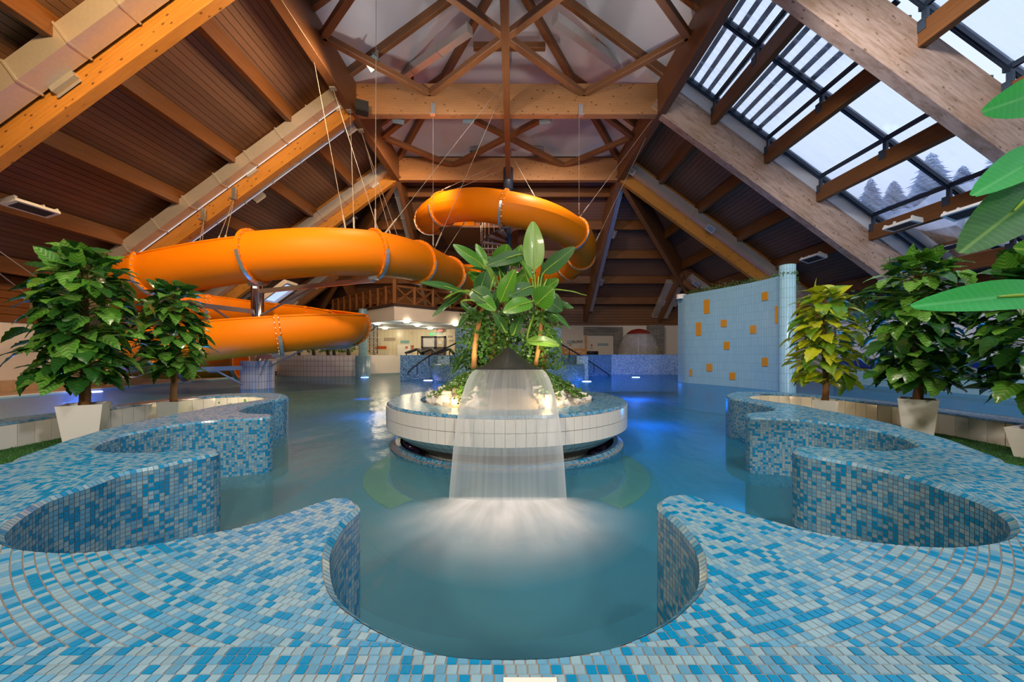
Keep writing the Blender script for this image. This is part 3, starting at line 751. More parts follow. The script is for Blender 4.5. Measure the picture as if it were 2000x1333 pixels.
# ---- ventilation ducts along the rafters
def duct(p0, p1, w, h_, label, vents=(), strip=None, vs=.42, vside=-1):
    p0 = Vector(p0); p1 = Vector(p1); R = frame(p1 - p0); L = (p1 - p0).length
    mb = MB(); mb.bar(p0, p1, w, h_)
    nj = max(2, int(L / 1.25))
    for i in range(nj + 1):
        c = p0.lerp(p1, i / nj); mb.box(c, (.045, w + .05, h_ + .05), R)
    o = mb.build('ventilation_duct', M_['duct'], None, origin=tuple((p0 + p1) / 2)); T(o, label, 'duct')
    for f in vents:
        c = p0.lerp(p1, f); v = MB(); off = R @ Vector((0, vside * (w / 2 + .05), -h_ / 2 - .02))
        v.box(c + off, (vs, .16, .20), R, 0); R2 = R @ Matrix.Rotation(-vside * .7, 3, 'X'); q = c + off + R @ Vector((0, vside * .10, -.06)); hh = vs * .62
        v.box(q, (vs, .04, hh), R2, 0); v.box(q + R2 @ Vector((0, vside * .022, 0)), (vs * .82, .008, hh * .72), R2, 1)
        for k in range(7): v.box(q + R2 @ Vector((0, vside * .030, (k - 3) * hh * .105)), (vs * .82, .014, hh * .045), R2, 0)
        v.build('vent_grille', [M_['duct'], M_['black']], o)
    if strip:
        s_ = MB(); a, b = strip; off = R @ Vector((0, vside * (w / 2 - .03), -h_ / 2 - .012)); s_.bar(p0.lerp(p1, a) + off, p0.lerp(p1, b) + off, .02, .014); s_.build('light_strip', STRIP, o)
    return o
STRIP = emit('white_light_strip', (.80, .84, 1.0), .35)
def alongL(d, y, dz): return Vector((XL - d, y, zroof(d) + RH + dz))
def alongR(d, y, dz): return Vector((XR + d, y, zroof(d) + RH + dz))
duct(alongL(.5, YD - .42, -.62), alongL(10.2, YD - .42, -.62), .42, .5, 'wide metal duct above the orange-lit rafter in the top left corner', (.02, .40, .8), None, .62)
duct(alongL(.25, YA - .36, -.66), alongL(9.9, YA - .36, -.66), .36, .42, 'long metal duct in front of the knotty orange rafter', (.03, .36, .86), (.03, .95))
duct(alongL(.25, YA + .36, -1.02), alongL(9.6, YA + .36, -1.02), .34, .40, 'metal duct with a glowing strip for its lit underside behind the knotty orange rafter', (.03, .40, .8), (.05, .9))  # the glow stands in for light on this duct's underside
duct(alongL(.3, YB2 - .34, -.70), alongL(9.0, YB2 - .34, -.70), .34, .40, 'metal duct on the far left rafter behind the cables', (.1, .45, .8))
duct(alongR(.25, YB2 - .34, -.66), alongR(10.0, YB2 - .34, -.66), .34, .40, 'metal duct on the far right rafter', (.03, .42, .8))
for xx, lab, x2 in ((XR + .32, 'metal duct beside the dark far rafter by the sauna doorway', 0), (XL - .32, 'metal duct beside the dark far rafter above the gallery', 0)):
    duct((xx, YB2 + .3, zroof(.3) + RH - .7), (xx, YFAR - .5, zroof(dF - .5) + RH - .7), .30, .34, lab, (.35, .72))
duct((XR + 5.1, YB2 + 6.2, zroof(6.2) + RH - .75), (XR + 5.1, YFAR - .1, zroof(dF) + RH - .75), .34, .36, 'left of two short ducts above the slate-clad pillar', (.55,))
duct((XR + 5.85, YB2 + 6.4, zroof(6.4) + RH - .8), (XR + 5.85, YFAR - .1, zroof(dF) + RH - .8), .30, .34, 'right of two short ducts above the slate-clad pillar', (.5,))
duct((XR + 6.0, YB2 + 5.3, zroof(6.0) + RH - .75), (XR + 8.6, YB2 + 5.3, zroof(8.6) + RH - .75), .34, .36, 'short duct on the jack rafter above the blue curved wall', (.15,))
duct((XL - 5.6, YB2 + 4.9, zroof(5.6) + RH - .75), (XL - 9.8, YB2 + 4.9, zroof(9.8) + RH - .75), .34, .40, 'inclined duct in the dark far left corner under the slide', (.25, .6))
duct((XL - 2.5, YB2 + .8, zroof(2.5) + RH - 1.0), (XL - 8.5, YB2 + .8, zroof(8.5) + RH - 1.0), .30, .36, 'inclined duct above the slide support column', (.5,))
duct(P(757, 168, 15.2), P(917, 58, 12.9), .26, .30, 'grey duct rising under the white ceiling on the left'); duct(P(1272, 172, 15.2), P(1085, 37, 12.5), .26, .30, 'grey duct rising under the white ceiling on the right')
# roof window glimpsed under the left slope
mb = MB(); c = P(545, 570, 17.5); R = Matrix.Rotation(-math.atan(SL), 3, 'Y'); mb.box(c, (1.3, .9, .05), R); S(mb.build('window_3', emit('daylight_roof_window', (.45, .6, 1.0), .8)))
mb = MB()
for a, b in ((-.68, 0), (.68, 0)): mb.box(c + R @ Vector((a, 0, -.05)), (.1, 1.0, .2), R)
for b in (-.48, .48): mb.box(c + R @ Vector((0, b, -.05)), (1.4, .1, .2), R)
S(mb.build('trim_2', M_['plaster']))
# ---- brackets for the cables
def bracket(p, ax, label):
    o = MB(); p = Vector(p)
    o.box(p + Vector((0, 0, .16)), (.14, .05, .42)); o.box(p + Vector((0, -.06, -.06)), (.18, .16, .05)); o.box(p + Vector((.05, 0, .28)), (.04, .07, .04)); o.box(p + Vector((.05, 0, .18)), (.04, .07, .04))
    T(o.build('cable_bracket', M_['steel'], None, origin=tuple(p)), label, 'bracket', 'cable brackets')
for u, v, y, lab in ((457, 386, 13.3, 'steel hanger plate on the knotty rafter, upper of the pair'), (397, 427, 13.3, 'steel hanger plate on the knotty rafter, lower of the pair'), (846, 222, 13.4, 'steel hanger plate on the nearer cross beam, left'), (1134, 224, 13.4, 'steel hanger plate on the nearer cross beam, right'),
                     (613, 112, 11.05, 'topmost steel hanger plate on the left edge beam'), (652, 172, 12.1, 'second steel hanger plate on the left edge beam'), (684, 216, 13.3, 'third steel hanger plate on the left edge beam'), (706, 255, 14.3, 'fourth steel hanger plate on the left edge beam'), (1262, 262, 14.9, 'steel hanger plate on the right edge beam')):
    bracket(P(u, v, y), None, lab)
# ---- skylight on the right
GZ = .42
def zg(x): return zroof(x - XR) + RH + GZ
def glassmat():
    m = N('wet_roof_glass'); t = m.t; t.nodes.remove(m.b)
    tr = m.n('ShaderNodeBsdfTransparent'); tr.inputs['Color'].default_value = (.93, .95, 1, 1)
    gl = m.n('ShaderNodeBsdfGlossy'); gl.inputs['Roughness'].default_value = .05
    tl = m.n('ShaderNodeBsdfTranslucent'); tl.inputs['Color'].default_value = (.80, .86, 1, 1)
    st = m.noise(m.coords(scale=(.5, 4, .5)), 1.6, 3, .6); sm = m.ramp(st, [(.4, .10), (.8, .40)])
    a = m.n('ShaderNodeMixShader'); t.links.new(sm, a.inputs[0]); t.links.new(tr.outputs[0], a.inputs[1]); t.links.new(tl.outputs[0], a.inputs[2])
    fr = m.n('ShaderNodeFresnel'); fr.inputs['IOR'].default_value = 1.25
    b = m.n('ShaderNodeMixShader'); t.links.new(fr.outputs[0], b.inputs[0]); t.links.new(a.outputs[0], b.inputs[1]); t.links.new(gl.outputs[0], b.inputs[2])
    t.links.new(b.outputs[0], m.out.inputs['Surface']); return m.mat
GLASS = glassmat()
XG = [5.45] + PXR + [15.75]
for wi, (ya, yb) in enumerate(((YD, YA), (YE, YD), (-1.7, YE))):
    w = empty('window_%d' % (4 + wi), (9, (ya + yb) / 2, 8)); S(w)
    ym = (ya + yb) / 2; rails = [ya + .22, ym, yb - .22]
    for i in range(len(XG) - 1):
        for a, b in ((rails[0], ym), (ym, rails[2])):
            m = MB(); xa, xb = XG[i] + .05, XG[i + 1] - .05; za, zb = zg(xa), zg(xb)
            m.add([(xa, a, za), (xb, a, zb), (xb, b, zb), (xa, b, za)], [(0, 1, 2, 3)]); m.build('glass_pane', GLASS, w)
    for y in rails:
        m = MB(); m.bar((XG[0], y, zg(XG[0]) - .03), (XG[-1], y, zg(XG[-1]) - .03), .10, .16); m.bar((XG[0], y, zg(XG[0]) - .13), (XG[-1], y, zg(XG[-1]) - .13), .05, .08); m.build('glazing_rail', M_['darksteel'], w)
    for x in XG:
        m = MB(); m.bar((x, ya + .1, zg(x) - .04), (x, yb - .1, zg(x) - .04), .07, .12); m.build('glazing_bar', M_['darksteel'], w)
        if x in PXR:
            purlin(w, x, 'R', ya + .15, yb - .15)
            for y in rails:
                m = MB(); zt_ = zroof(x - XR) + RH; m.box((x, y, zt_ + .17), (.07, .11, .42)); m.box((x - .108, y, zt_ - .08), (.014, .20, .26)); m.box((x, y, zt_ + .008), (.24, .2, .016)); m.build('purlin_bracket', M_['darksteel'], w)
    if wi < 2:
        x = 5.52
        while x < 9.25:
            if min(abs(x - q) for q in PXR) > .05:
                m = MB(); m.bar((x, ya + .1, zg(x) + .14), (x, yb - .1, zg(x) + .14), .15, .03, 0, (.59, 0, .8)); m.box((x, ya + .3, zg(x) + .07), (.03, .03, .14)); m.box((x, yb - .3, zg(x) + .07), (.03, .03, .14)); m.build('louvre_slat', M_['darksteel'], w)
            x += .30
    # white upstand boards on the rafters
    for y in ((yb - .16,) if wi == 0 else ()):
        m = MB(); m.bar((XG[0], y, zg(XG[0]) - .34), (XG[-1], y, zg(XG[-1]) - .34), .04, .5); m.build('upstand_board', M_['plaster_cool'], w)
# close the eave strip below the glass
mb = MB(); mb.bar((13.75, YBACK, zg(13.75) - .12), (14.3, YBACK, zg(14.3) - .12), .02, .02); mb.v.clear(); mb.f.clear(); mb.m.clear()
mb.add([(15.72, YBACK, zg(15.72) - .06), (16.3, YBACK, zg(16.3) - .06), (16.3, YA, zg(16.3) - .06), (15.72, YA, zg(15.72) - .06)], [(0, 1, 2, 3)])

S(mb.build('trim_3', M_['deck']))
# ---- lamps and loudspeakers on the structure
def flood(p, target, label, glow=False):
    p = Vector(p); R = frame(Vector(target) - p).to_3x3()
    e = empty('floodlight', p); T(e, label, 'floodlight', 'truss floodlights')
    b = MB(); b.box(p, (.16, .42, .34), R); b.box(p - R @ Vector((.13, 0, 0)), (.12, .28, .22), R); b.build('housing', M_['fl'], e)
    b = MB(); b.box(p + R @ Vector((.085, 0, 0)), (.012, .36, .28), R); b.build('lens', M_['flens_on'] if glow else M_['flens'], e)
    b = MB(); b.bar(p + R @ Vector((-.05, .24, 0)), p + R @ Vector((-.05, .24, 0)) + Vector((0, 0, .3)), .03, .03); b.bar(p + R @ Vector((-.05, -.24, 0)), p + R @ Vector((-.05, -.24, 0)) + Vector((0, 0, .3)), .03, .03); b.bar(p + R @ Vector((-.05, .24, 0)) + Vector((0, 0, .3)), p + R @ Vector((-.05, -.24, 0)) + Vector((0, 0, .3)), .03, .03); b.box((p.x, p.y, (p.z + .3 + max(p.z + .36, ZR + .66)) / 2), (.04, .04, max(p.z + .36, ZR + .66) - p.z - .3)); 
    if 14 < p.y < 15: b.bar((p.x, p.y, p.z + .3), (p.x, YA + .1, p.z + .3), .05, .05)
    b.build('yoke', M_['fl'], e)
M_['fl'] = plain('teal_grey_lamp_housing', (.22, .30, .32), .5); M_['flens'] = plain('dark_lamp_glass', (.06, .06, .07), .1); M_['flens_on'] = emit('lit_lamp_glass', (1, .8, .5), 2.5)
flood(P(728, 125, 12.2), (-8, 8, 4), 'teal floodlight with a lit glass on the left roof strut', True)
flood(P(778, 236, 14.4), (-6, 20, 3), 'dark floodlight under the near cross beam, leftmost'); flood(P(915, 234, 14.4), (-2, 22, 3), 'dark floodlight under the near cross beam, middle'); flood(P(1065, 235, 14.4), (3, 22, 3), 'dark floodlight under the near cross beam, rightmost')
flood(P(927, 299, 17.9), (-3, 12, 4), 'pale floodlight left of the centre beam above the orange tube'); flood(P(1052, 299, 17.9), (3, 12, 4), 'pale floodlight right of the centre beam above the orange tube')
mb = MB(); p = P(707, 211, 13.2); mb.box(p, (.42, .34, .36), Matrix.Rotation(.4, 3, 'Z')); mb.box(p + Vector((.03, -.18, 0)), (.36, .02, .30), Matrix.Rotation(.4, 3, 'Z')); mb.box(p + Vector((-.1, .2, .1)), (.08, .3, .08))
T(mb.build('loudspeaker', M_['black'], None, origin=tuple(p)), 'black loudspeaker at the left end of the near cross beam', 'loudspeaker')
def heater(c, ax, tilt, label, L=.95, W=.40):
    c = Vector(c); R = frame(ax).to_3x3() @ Matrix.Rotation(tilt, 3, 'X')
    e = empty('radiant_heater', c); T(e, label, 'heater', 'flat radiant heaters')
    b = MB(); b.box(c, (L, W, .08), R)
    for s_ in (-1, 1): b.box(c + R @ Vector((s_ * L * .47, 0, .05)), (.04, W * .9, .12), R); b.box(c + R @ Vector((s_ * L * .3, 0, .10)), (.04, .06, .22), R)
    b.build('housing', M_['pot'], e)
    b = MB(); b.box(c + R @ Vector((0, 0, -.042)), (L * .8, W * .72, .008), R); b.build('dark_panel', M_['black'], e)
heater(P(62, 407, 9.9), (0, 1, 0), -.30, 'white radiant heater with a dark panel under the left roof'); heater(P(1588, 505, 15.2), (0, 1, 0), .35, 'white radiant heater with a dark panel above the blue column')
heater(P(1612, 487, 16.5), (0, 1, 0), .35, 'small dark radiant heater behind the one above the blue column', .9, .38); heater(P(1762, 440, 11.8), (0, 1, 0), .2, 'pale flat heater on the lowest skylight purlin', .9, .36); heater(P(1893, 413, 9.6), (0, 1, 0), .35, 'white radiant heater below the skylight at the right edge')
# ================================================================== round planter bowl in the pool
ZB = .587
bowl = empty('planter_bowl', (BC.x, BC.y, 0)); T(bowl, 'round planter bowl clad in cream tiles with a blue mosaic rim, standing in the pool', 'planter')
mb = MB(); mb.lathe(BC, [(1.22, .40), (1.24, ZB - .012), (BR - .03, ZB - .012), (BR - .012, ZB - .03), (BR - .012, .27), (1.45, .10), (1.18, -.05), (1.12, -.9)], 96)
mb.build('bowl_body', M_['groutd'], bowl, True)
# cone underside tiles
mb = MB(); mb.lathe(BC, [(BR - .004, .268), (1.455, .105), (1.19, -.04), (1.13, -.3)], 96, uvr=1.5)
mb.build('underside_tiling', bricks('greenish_white_tiling', (.72, .80, .78), (.66, .75, .74), (.2, .23, .22), .105, .09, .05), bowl)
ntile = 98
for r in range(2):
    z1 = ZB - .035 - r * .146; t = MB(); w = 2 * math.pi * BR / ntile - .005
    # slightly curved tile
    da = w / BR / 2; vs = []
    for a in (-da, 0, da):
        for z in (-.07, .07): vs.append((BR * math.cos(a) - BR, BR * math.sin(a), z))
        for z in (-.07, .07): vs.append(((BR - .012) * math.cos(a) - BR, BR * math.sin(a), z))
    t.add(vs, [(0, 4, 5, 1), (4, 8, 9, 5), (1, 5, 7, 3), (5, 9, 11, 7), (2, 6, 4, 0), (6, 10, 8, 4), (0, 1, 3, 2), (8, 10, 11, 9)])
    me = t.mesh('bowl_tile', M_['wtile'])
    for i in range(ntile):
        a = 2 * math.pi * i / ntile
        inst('bowl_tile', me, bowl, Matrix.Translation((BC.x, BC.y, z1 - .07)) @ Matrix.Rotation(a, 4, 'Z') @ Matrix.Translation((BR, 0, 0)))
# mosaic rim
rim = MB()
def ring_tiles(mbx, c, r0, r1, z0, z1, pitch=PITCH, gap=.0026):
    L = math.hypot(r1 - r0, z1 - z0); nr = max(1, int(round(L / pitch)))
    for i in range(nr):
        ra = r0 + (r1 - r0) * (i / nr); rb = r0 + (r1 - r0) * ((i + 1) / nr); za = z0 + (z1 - z0) * (i / nr); zb = z0 + (z1 - z0) * ((i + 1) / nr)
        n = int(2 * math.pi * max(ra, rb) / pitch); g = gap / pitch
        ra, rb, za, zb = ra + (rb - ra) * g / 2, rb - (rb - ra) * g / 2, za + (zb - za) * g / 2, zb - (zb - za) * g / 2
        for j in range(n):
            a0 = 2 * math.pi * (j + g / 2) / n; a1 = 2 * math.pi * (j + 1 - g / 2) / n
            mbx.add([(c.x + ra * math.cos(a0), c.y + ra * math.sin(a0), za), (c.x + rb * math.cos(a0), c.y + rb * math.sin(a0), zb), (c.x + rb * math.cos(a1), c.y + rb * math.sin(a1), zb), (c.x + ra * math.cos(a1), c.y + ra * math.sin(a1), za)], [(0, 1, 2, 3)], shade())
ring_tiles(rim, BC, 1.235, BR - .03, ZB, ZB); ring_tiles(rim, BC, BR - .03, BR - .006, ZB, ZB - .03); ring_tiles(rim, BC, 1.235, 1.222, ZB, ZB - .06)
rim.build('rim_mosaic', TILES, bowl)['kind'] = 'stuff'
# channel ring at water level
ch = empty('overflow_ring', (BC.x, BC.y, 0)); T(ch, 'narrow mosaic-edged overflow ring in the water below the planter bowl', 'ring')
mb = MB(); mb.lathe(BC, [(1.50, -.9), (1.50, .04), (1.56, .052), (1.62, .02), (1.63, -.3)], 96); mb.build('ring_core', M_['grout'], ch)
rt = MB(); ring_tiles(rt, BC, 1.497, 1.497, -.12, .042); ring_tiles(rt, BC, 1.50, 1.56, .044, .056); ring_tiles(rt, BC, 1.56, 1.63, .056, .012); ring_tiles(rt, BC, 1.633, 1.633, .012, -.09)
rt.build('ring_mosaic', TILES, ch)['kind'] = 'stuff'
mb = MB(); mb.lathe(BC, [(1.0, -.22), (1.52, -.22)], 64); mb.build('channel_floor', M_['btile'], ch)
# dark lumps stored in the channel
for q, (a, lab) in enumerate(((-22, 'glossy purple-black float ring under the right side of the bowl'), (-16, 'purple-black float tucked further back under the bowl on the right'), (203, 'dark float seen under the left side of the bowl'))):
    mb = MB(); c = BC + Vector((math.cos(math.radians(a)) * 1.35, math.sin(math.radians(a)) * 1.35, -.02))
    for k in range(3):
        R_ = .09; ring_ = [c + Vector((math.cos(t) * R_ - .04 * k, math.sin(t) * R_ * .6 + k * .1, -.14 + .07 * k + math.sin(t) * .03)) for t in [i * .524 for i in range(12)]]
        mb.tube(ring_, .042, 8, 0, False, True)
    T(mb.build('pool_float', plain('purple_black_vinyl', (.03, .02, .06), .15), None, True, tuple(c)), lab, 'float')
# soil and rock mound
def mound(x, y):
    r = math.hypot(x - BC.x, y - BC.y); h_ = max(0, 1 - r / 1.22); return .47 + .56 * (h_ ** .72)
mb = MB(); n = 40; prof = []
vs = []; fs = []
for i in range(9):
    r = 1.24 * i / 8
    for j in range(n):
        a = 2 * math.pi * j / n; x, y = BC.x + r * math.cos(a), BC.y + r * math.sin(a); vs.append((x, y, mound(x, y)))
for i in range(8):
    for j in range(n): fs.append((i * n + j, i * n + (j + 1) % n, (i + 1) * n + (j + 1) % n, (i + 1) * n + j))
mb.add(vs, fs); mb.build('gravel_bed', plain('pale_gravel', (.50, .42, .34), .8, var=.3, scale=40, bump=.6), bowl, True)
rockm = plain('pale_cream_rock', (.80, .74, .66), .75, var=.14, scale=9, bump=.5)
R_ = random.Random(11); rocks = []
for i in range(120):
    a = R_.uniform(math.pi * .95, math.pi * 2.05); r = math.sqrt(R_.uniform(.12, 1)) * 1.13
    x, y = BC.x + r * math.cos(a), BC.y + r * math.sin(a); s = R_.uniform(.05, .115)
    if abs(x) < .30 and y < 5.0: continue
    mb = MB(); z = mound(x, y)
    t = MB(); t.ico((0, 0, 0), s, i, .28, (1, 1, .8))
    o = t.build('rock', rockm); o.location = (x, y, z + s * .25); o.rotation_euler = (R_.uniform(0, 3), R_.uniform(0, 3), R_.uniform(0, 3)); o['kind'] = 'thing'
    side = 'left' if x < BC.x else 'right'; zone = 'against the rim of the bowl' if r > .95 else ('half way up the mound' if r > .6 else 'high beside the trunks')
    T(o, 'rough cream rock %s on the %s side of the planter' % (zone, side), 'rock', 'cream rocks %s, %s side' % (zone, side))
def leafmat(name, c1, c2, vein=None, stripe=0, rough=.32, trans=.25):
    m = N(name); v = m.coords('Object'); sep = m.n('ShaderNodeSeparateXYZ'); m.t.links.new(v, sep.inputs[0])
    f = m.noise(v, 5, 3); r = m.objrand()
    col = m.mix(m.math('ADD', m.math('MULTIPLY', f, .5), m.math('MULTIPLY', r, .5)), c1, c2)
    ax = m.math('ABSOLUTE', sep.outputs[0], 0)
    if stripe:
        w = m.n('ShaderNodeTexWave', wave_type='BANDS', bands_direction='Y'); mp = m.n('ShaderNodeCombineXYZ')
        yy = m.math('SUBTRACT', sep.outputs[1], m.math('MULTIPLY', ax, .9)); m.t.links.new(yy, mp.inputs[1]); m.set(w, 'Vector', mp.outputs[0])
        w.inputs['Scale'].default_value = 9; w.inputs['Distortion'].default_value = 1.0
        near = m.ramp(ax, [(.0, 1), (.075, .05)])
        pat = m.math('MULTIPLY', m.math('MULTIPLY', m.ramp(w.outputs['Fac'], [(.45, 0), (.8, 1)]), near), m.ramp(m.noise(v, 4, 2), [(.35, .15), (.65, 1)]))
        col = m.mix(m.math('MULTIPLY', pat, stripe), col, vein)
    elif vein:
        col = m.mix(m.ramp(ax, [(.004, 1), (.009, 0)]), col, vein)
        w = m.n('ShaderNodeTexWave', wave_type='BANDS', bands_direction='Y'); mp = m.n('ShaderNodeCombineXYZ')
        yy = m.math('SUBTRACT', sep.outputs[1], m.math('MULTIPLY', ax, .7)); m.t.links.new(yy, mp.inputs[1]); m.set(w, 'Vector', mp.outputs[0]); w.inputs['Scale'].default_value = 7
        col = m.mix(m.math('MULTIPLY', m.ramp(w.outputs['Fac'], [(.8, 0), (1, 1)]), .3), col, vein)
    m.fin(col, rough); m.b.inputs['Coat Weight'].default_value = .1
    tl = m.n('ShaderNodeBsdfTranslucent'); m.t.links.new(col, tl.inputs['Color']); mx = m.n('ShaderNodeMixShader'); mx.inputs[0].default_value = trans
    m.t.links.new(m.b.outputs[0], mx.inputs[1]); m.t.links.new(tl.outputs[0], mx.inputs[2]); m.t.links.new(mx.outputs[0], m.out.inputs['Surface'])
    return m.mat
M_['ivy'] = leafmat('ivy_leaf_green', (.03, .11, .012), (.10, .23, .03))
M_['ban'] = leafmat('banana_leaf_green', (.05, .22, .018), (.11, .34, .03), (.30, .50, .06))
M_['band'] = leafmat('dark_banana_leaf', (.018, .095, .020), (.04, .16, .03), (.12, .26, .05), 0, .5)
M_['banl'] = leafmat('light_banana_leaf', (.17, .36, .05), (.24, .46, .08), (.40, .58, .12))
M_['stalk'] = plain('yellow_green_stalk', (.22, .36, .04), .4, var=.2)
M_['trunk'] = plain('fibrous_brown_trunk', (.24, .11, .035), .8, var=.5, scale=18, bump=.8)
M_['cane'] = plain('orange_brown_cane', (.42, .20, .06), .7, var=.35, scale=14, bump=.6)
def ivy(mbx, p, nrm, s, R):
    """one small five-cornered ivy leaf"""
    nrm = Vector(nrm).normalized(); t = Vector((R.uniform(-1, 1), R.uniform(-1, 1), R.uniform(-1, 1))).cross(nrm)
    if t.length < .01: return
    t.normalize(); b = nrm.cross(t); p = Vector(p)
    q = [(-.1, -.5), (.55, -.35), (.30, .1), (.5, .35), (0, .75), (-.5, .35), (-.30, .1), (-.55, -.35)]
    mbx.add([p + (t * x + b * y) * s + nrm * (abs(x) * s * -.25) for x, y in q], [(0, 1, 2, 7), (2, 3, 4), (2, 4, 6), (4, 5, 6), (2, 6, 7)])
R_ = random.Random(5)
for side, lab in ((-1, 'small-leaved ivy trailing over the rocks on the left of the bowl'), (1, 'small-leaved ivy trailing over the rocks on the right of the bowl')):
    iv = MB(); st = MB()
    for k in range(26):
        a = R_.uniform(.0, 1.35); ang0 = -math.pi / 2 + side * a; r = R_.uniform(.25, .5); pts = []
        rend = R_.uniform(.7, 1.14)
        for q in range(14):
            r2 = r + (rend - r) * q / 13; ang0 += R_.uniform(-.10, .10); x, y = BC.x + r2 * math.cos(ang0), BC.y + r2 * math.sin(ang0)
            if abs(x - .0) < .30 and y < 5: continue
            p = Vector((x, y, mound(x, y) + .07 + R_.uniform(0, .04))); pts.append(p)
            for _ in range(6): ivy(iv, p + Vector((R_.uniform(-.06, .06), R_.uniform(-.06, .06), R_.uniform(-.01, .05))), (R_.uniform(-.5, .5), R_.uniform(-1, 0), R_.uniform(.2, 1)), R_.uniform(.022, .04), R_)
        if len(pts) > 2: st.tube(pts, .004, 5)
    e = empty('ivy_plant', BC + Vector((side * .7, -.6, .55))); T(e, lab, 'ivy')
    iv.build('ivy_leaves', M_['ivy'], e)['kind'] = 'stuff'; st.build('ivy_stems', M_['trunk'], e)
# ---- banana plants
def blade_mesh(L, W, droop=.3, fold=.25, n=10, curl=0.0, tipw=.0):
    """leaf lying along +y from the origin, midrib on x=0, upper face +z"""
    m = MB(); vs = []
    for i in range(n + 1):
        t = i / n; w = W / 2 * (math.sin(math.pi * min(1, t ** .75 * .97 + .015)) ** .62); y = L * t * (1 - .10 * droop * t); z = -droop * L * .5 * t * t
        for s in (-1, -.5, 0, .5, 1):
            x = s * w; vs.append((x, y, z + fold * abs(x) - curl * x * x / max(.02, W) + .006 * math.sin(9 * t + s * 3) * abs(s)))
    fs = [(i * 5 + j, i * 5 + j + 1, (i + 1) * 5 + j + 1, (i + 1) * 5 + j) for i in range(n) for j in range(4)]
    m.add(vs, fs); return m
def place_blade(root, base, tip, W, face, mat, droop=.15, fold=.2, name='leaf', stem_to=None):
    base = Vector(base); tip = Vector(tip); y = (tip - base); L = y.length; y.normalize()
    f = Vector(face); z = f - y * f.dot(y); z.normalize(); x = y.cross(z)
    me = blade_mesh(L, W, droop, fold).mesh(name, mat, True)
    M = Matrix((x, y, z)).transposed().to_4x4(); M.translation = base
    o = inst(name, me, root, M)
    if stem_to is not None:
        t = MB(); a = Vector(stem_to); mid = (a + base) / 2 + Vector((0, 0, .06)); t.tube(catmull([a, mid, base, base + y * L * .5 - z * .004], 4), [.019] * 5 + [.014] * 4 + [.009] * 3 + [.004], 7); t.build('leaf_stalk', M_['stalk'], root, True)
    return o
def trunk(root, path, r0, r1, mat, name='trunk'):
    p = catmull(path, 8); n = len(p); t = MB()
    rr = [(r0 + (r1 - r0) * i / (n - 1)) * (1 + .10 * math.sin(i * 2.4)) for i in range(n)]; t.tube(p, rr, 10); return t.build(name, mat, root, True)
YP = 5.55
plants = []
def bplant(lab, u, yy, vb=700):
    p = P(u, vb, yy); p.z = mound(p.x, yy); e = empty('banana_plant', p); T(e, lab, 'plant', 'banana plants in the planter bowl'); return e
bL = bplant('banana plant with broad leaves on the left of the planter bowl', 945, 5.5); bM = bplant('dark-leaved banana plant in the middle of the planter bowl', 985, 5.8); bR = bplant('banana plant with one tall pale upright leaf, right side of the bowl', 1045, 5.55)
topL = P(948, 600, 5.5); topM = P(985, 580, 5.75); topR = P(1048, 600, 5.55)
trunk(bL, [P(925, 722, 5.35), P(930, 660, 5.4), P(942, 600, 5.5)], .045, .03, M_['cane'], 'cane'); trunk(bL, [P(962, 722, 5.6), P(962, 650, 5.6), P(967, 590, 5.6)], .05, .04, M_['cane'], 'cane')
trunk(bM, [P(990, 722, 5.8), P(989, 640, 5.8), P(985, 575, 5.8)], .06, .045, M_['trunk']); trunk(bM, [P(975, 722, 5.9), P(972, 650, 5.9), P(975, 590, 5.85)], .045, .03, M_['cane'], 'cane')
trunk(bR, [P(1062, 722, 5.5), P(1056, 650, 5.55), P(1050, 590, 5.55)], .07, .045, M_['trunk']); trunk(bR, [P(1046, 715, 5.35), P(1055, 650, 5.4), P(1060, 600, 5.5)], .035, .025, M_['cane'], 'cane')
F = (0, -1, .35); U = (0, -.35, 1); Fd = (.2, -1, -.1)
def bl(root, top, b, t, W, face, mat, droop=.12, yb=5.5, yt=5.4, fold=.15, stalk=True):
    place_blade(root, P(*b, yb), P(*t, yt), W, face, M_[mat], droop, fold, 'banana_leaf', top if stalk else None)
bl(bR, topR, (1043, 527), (1041, 432), .315, (0, -1, .1), 'banl', .05, 5.5, 5.45)
bl(bR, topR, (1062, 533), (1122, 482), .24, (-.5, -1, -.2), 'band', .10, 5.5, 5.3)
bl(bL, topL, (944, 522), (886, 476), .20, (-.3, -.9, .5), 'ban', .12, 5.45, 5.25)
bl(bL, topL, (949, 530), (899, 517), .18, (-.2, -.3, .9), 'band', .2, 5.45, 5.15)
bl(bM, topM, (978, 520), (990, 478), .33, (.1, -1, .3), 'ban', .2, 5.7, 5.5)
bl(bM, topM, (1022, 498), (950, 512), .24, (.1, -.9, .4), 'band', .3, 5.5, 5.3)
bl(bR, topR, (1010, 495), (1042, 545), .15, (.6, -.9, .3), 'ban', .1, 5.5, 5.45, .4)
bl(bM, topM, (978, 590), (1004, 526), .26, (-.3, -1, .2), 'ban', .1, 5.35, 5.25)
bl(bL, topL, (935, 575), (950, 530), .24, (.4, -1, .2), 'band', .1, 5.4, 5.35)
bl(bL, topL, (910, 573), (823, 543), .19, (-.1, -.75, .65), 'band', .2, 5.4, 5.0)
bl(bL, topL, (912, 568), (862, 575), .10, (-.1, -.25, 1), 'ban', .3, 5.35, 5.0)
bl(bL, topL, (922, 566), (962, 590), .28, (0, -1, .5), 'band', .3, 5.2, 5.05)
bl(bL, topL, (932, 580), (968, 603), .22, (0, -1, .6), 'ban', .3, 5.15, 5.0)
bl(bL, topL, (905, 572), (844, 612), .10, (.3, -.7, .6), 'band', .25, 5.4, 5.0)
bl(bL, topL, (900, 590), (935, 625), .13, (.5, -.8, .4), 'band', .1, 5.4, 5.4)
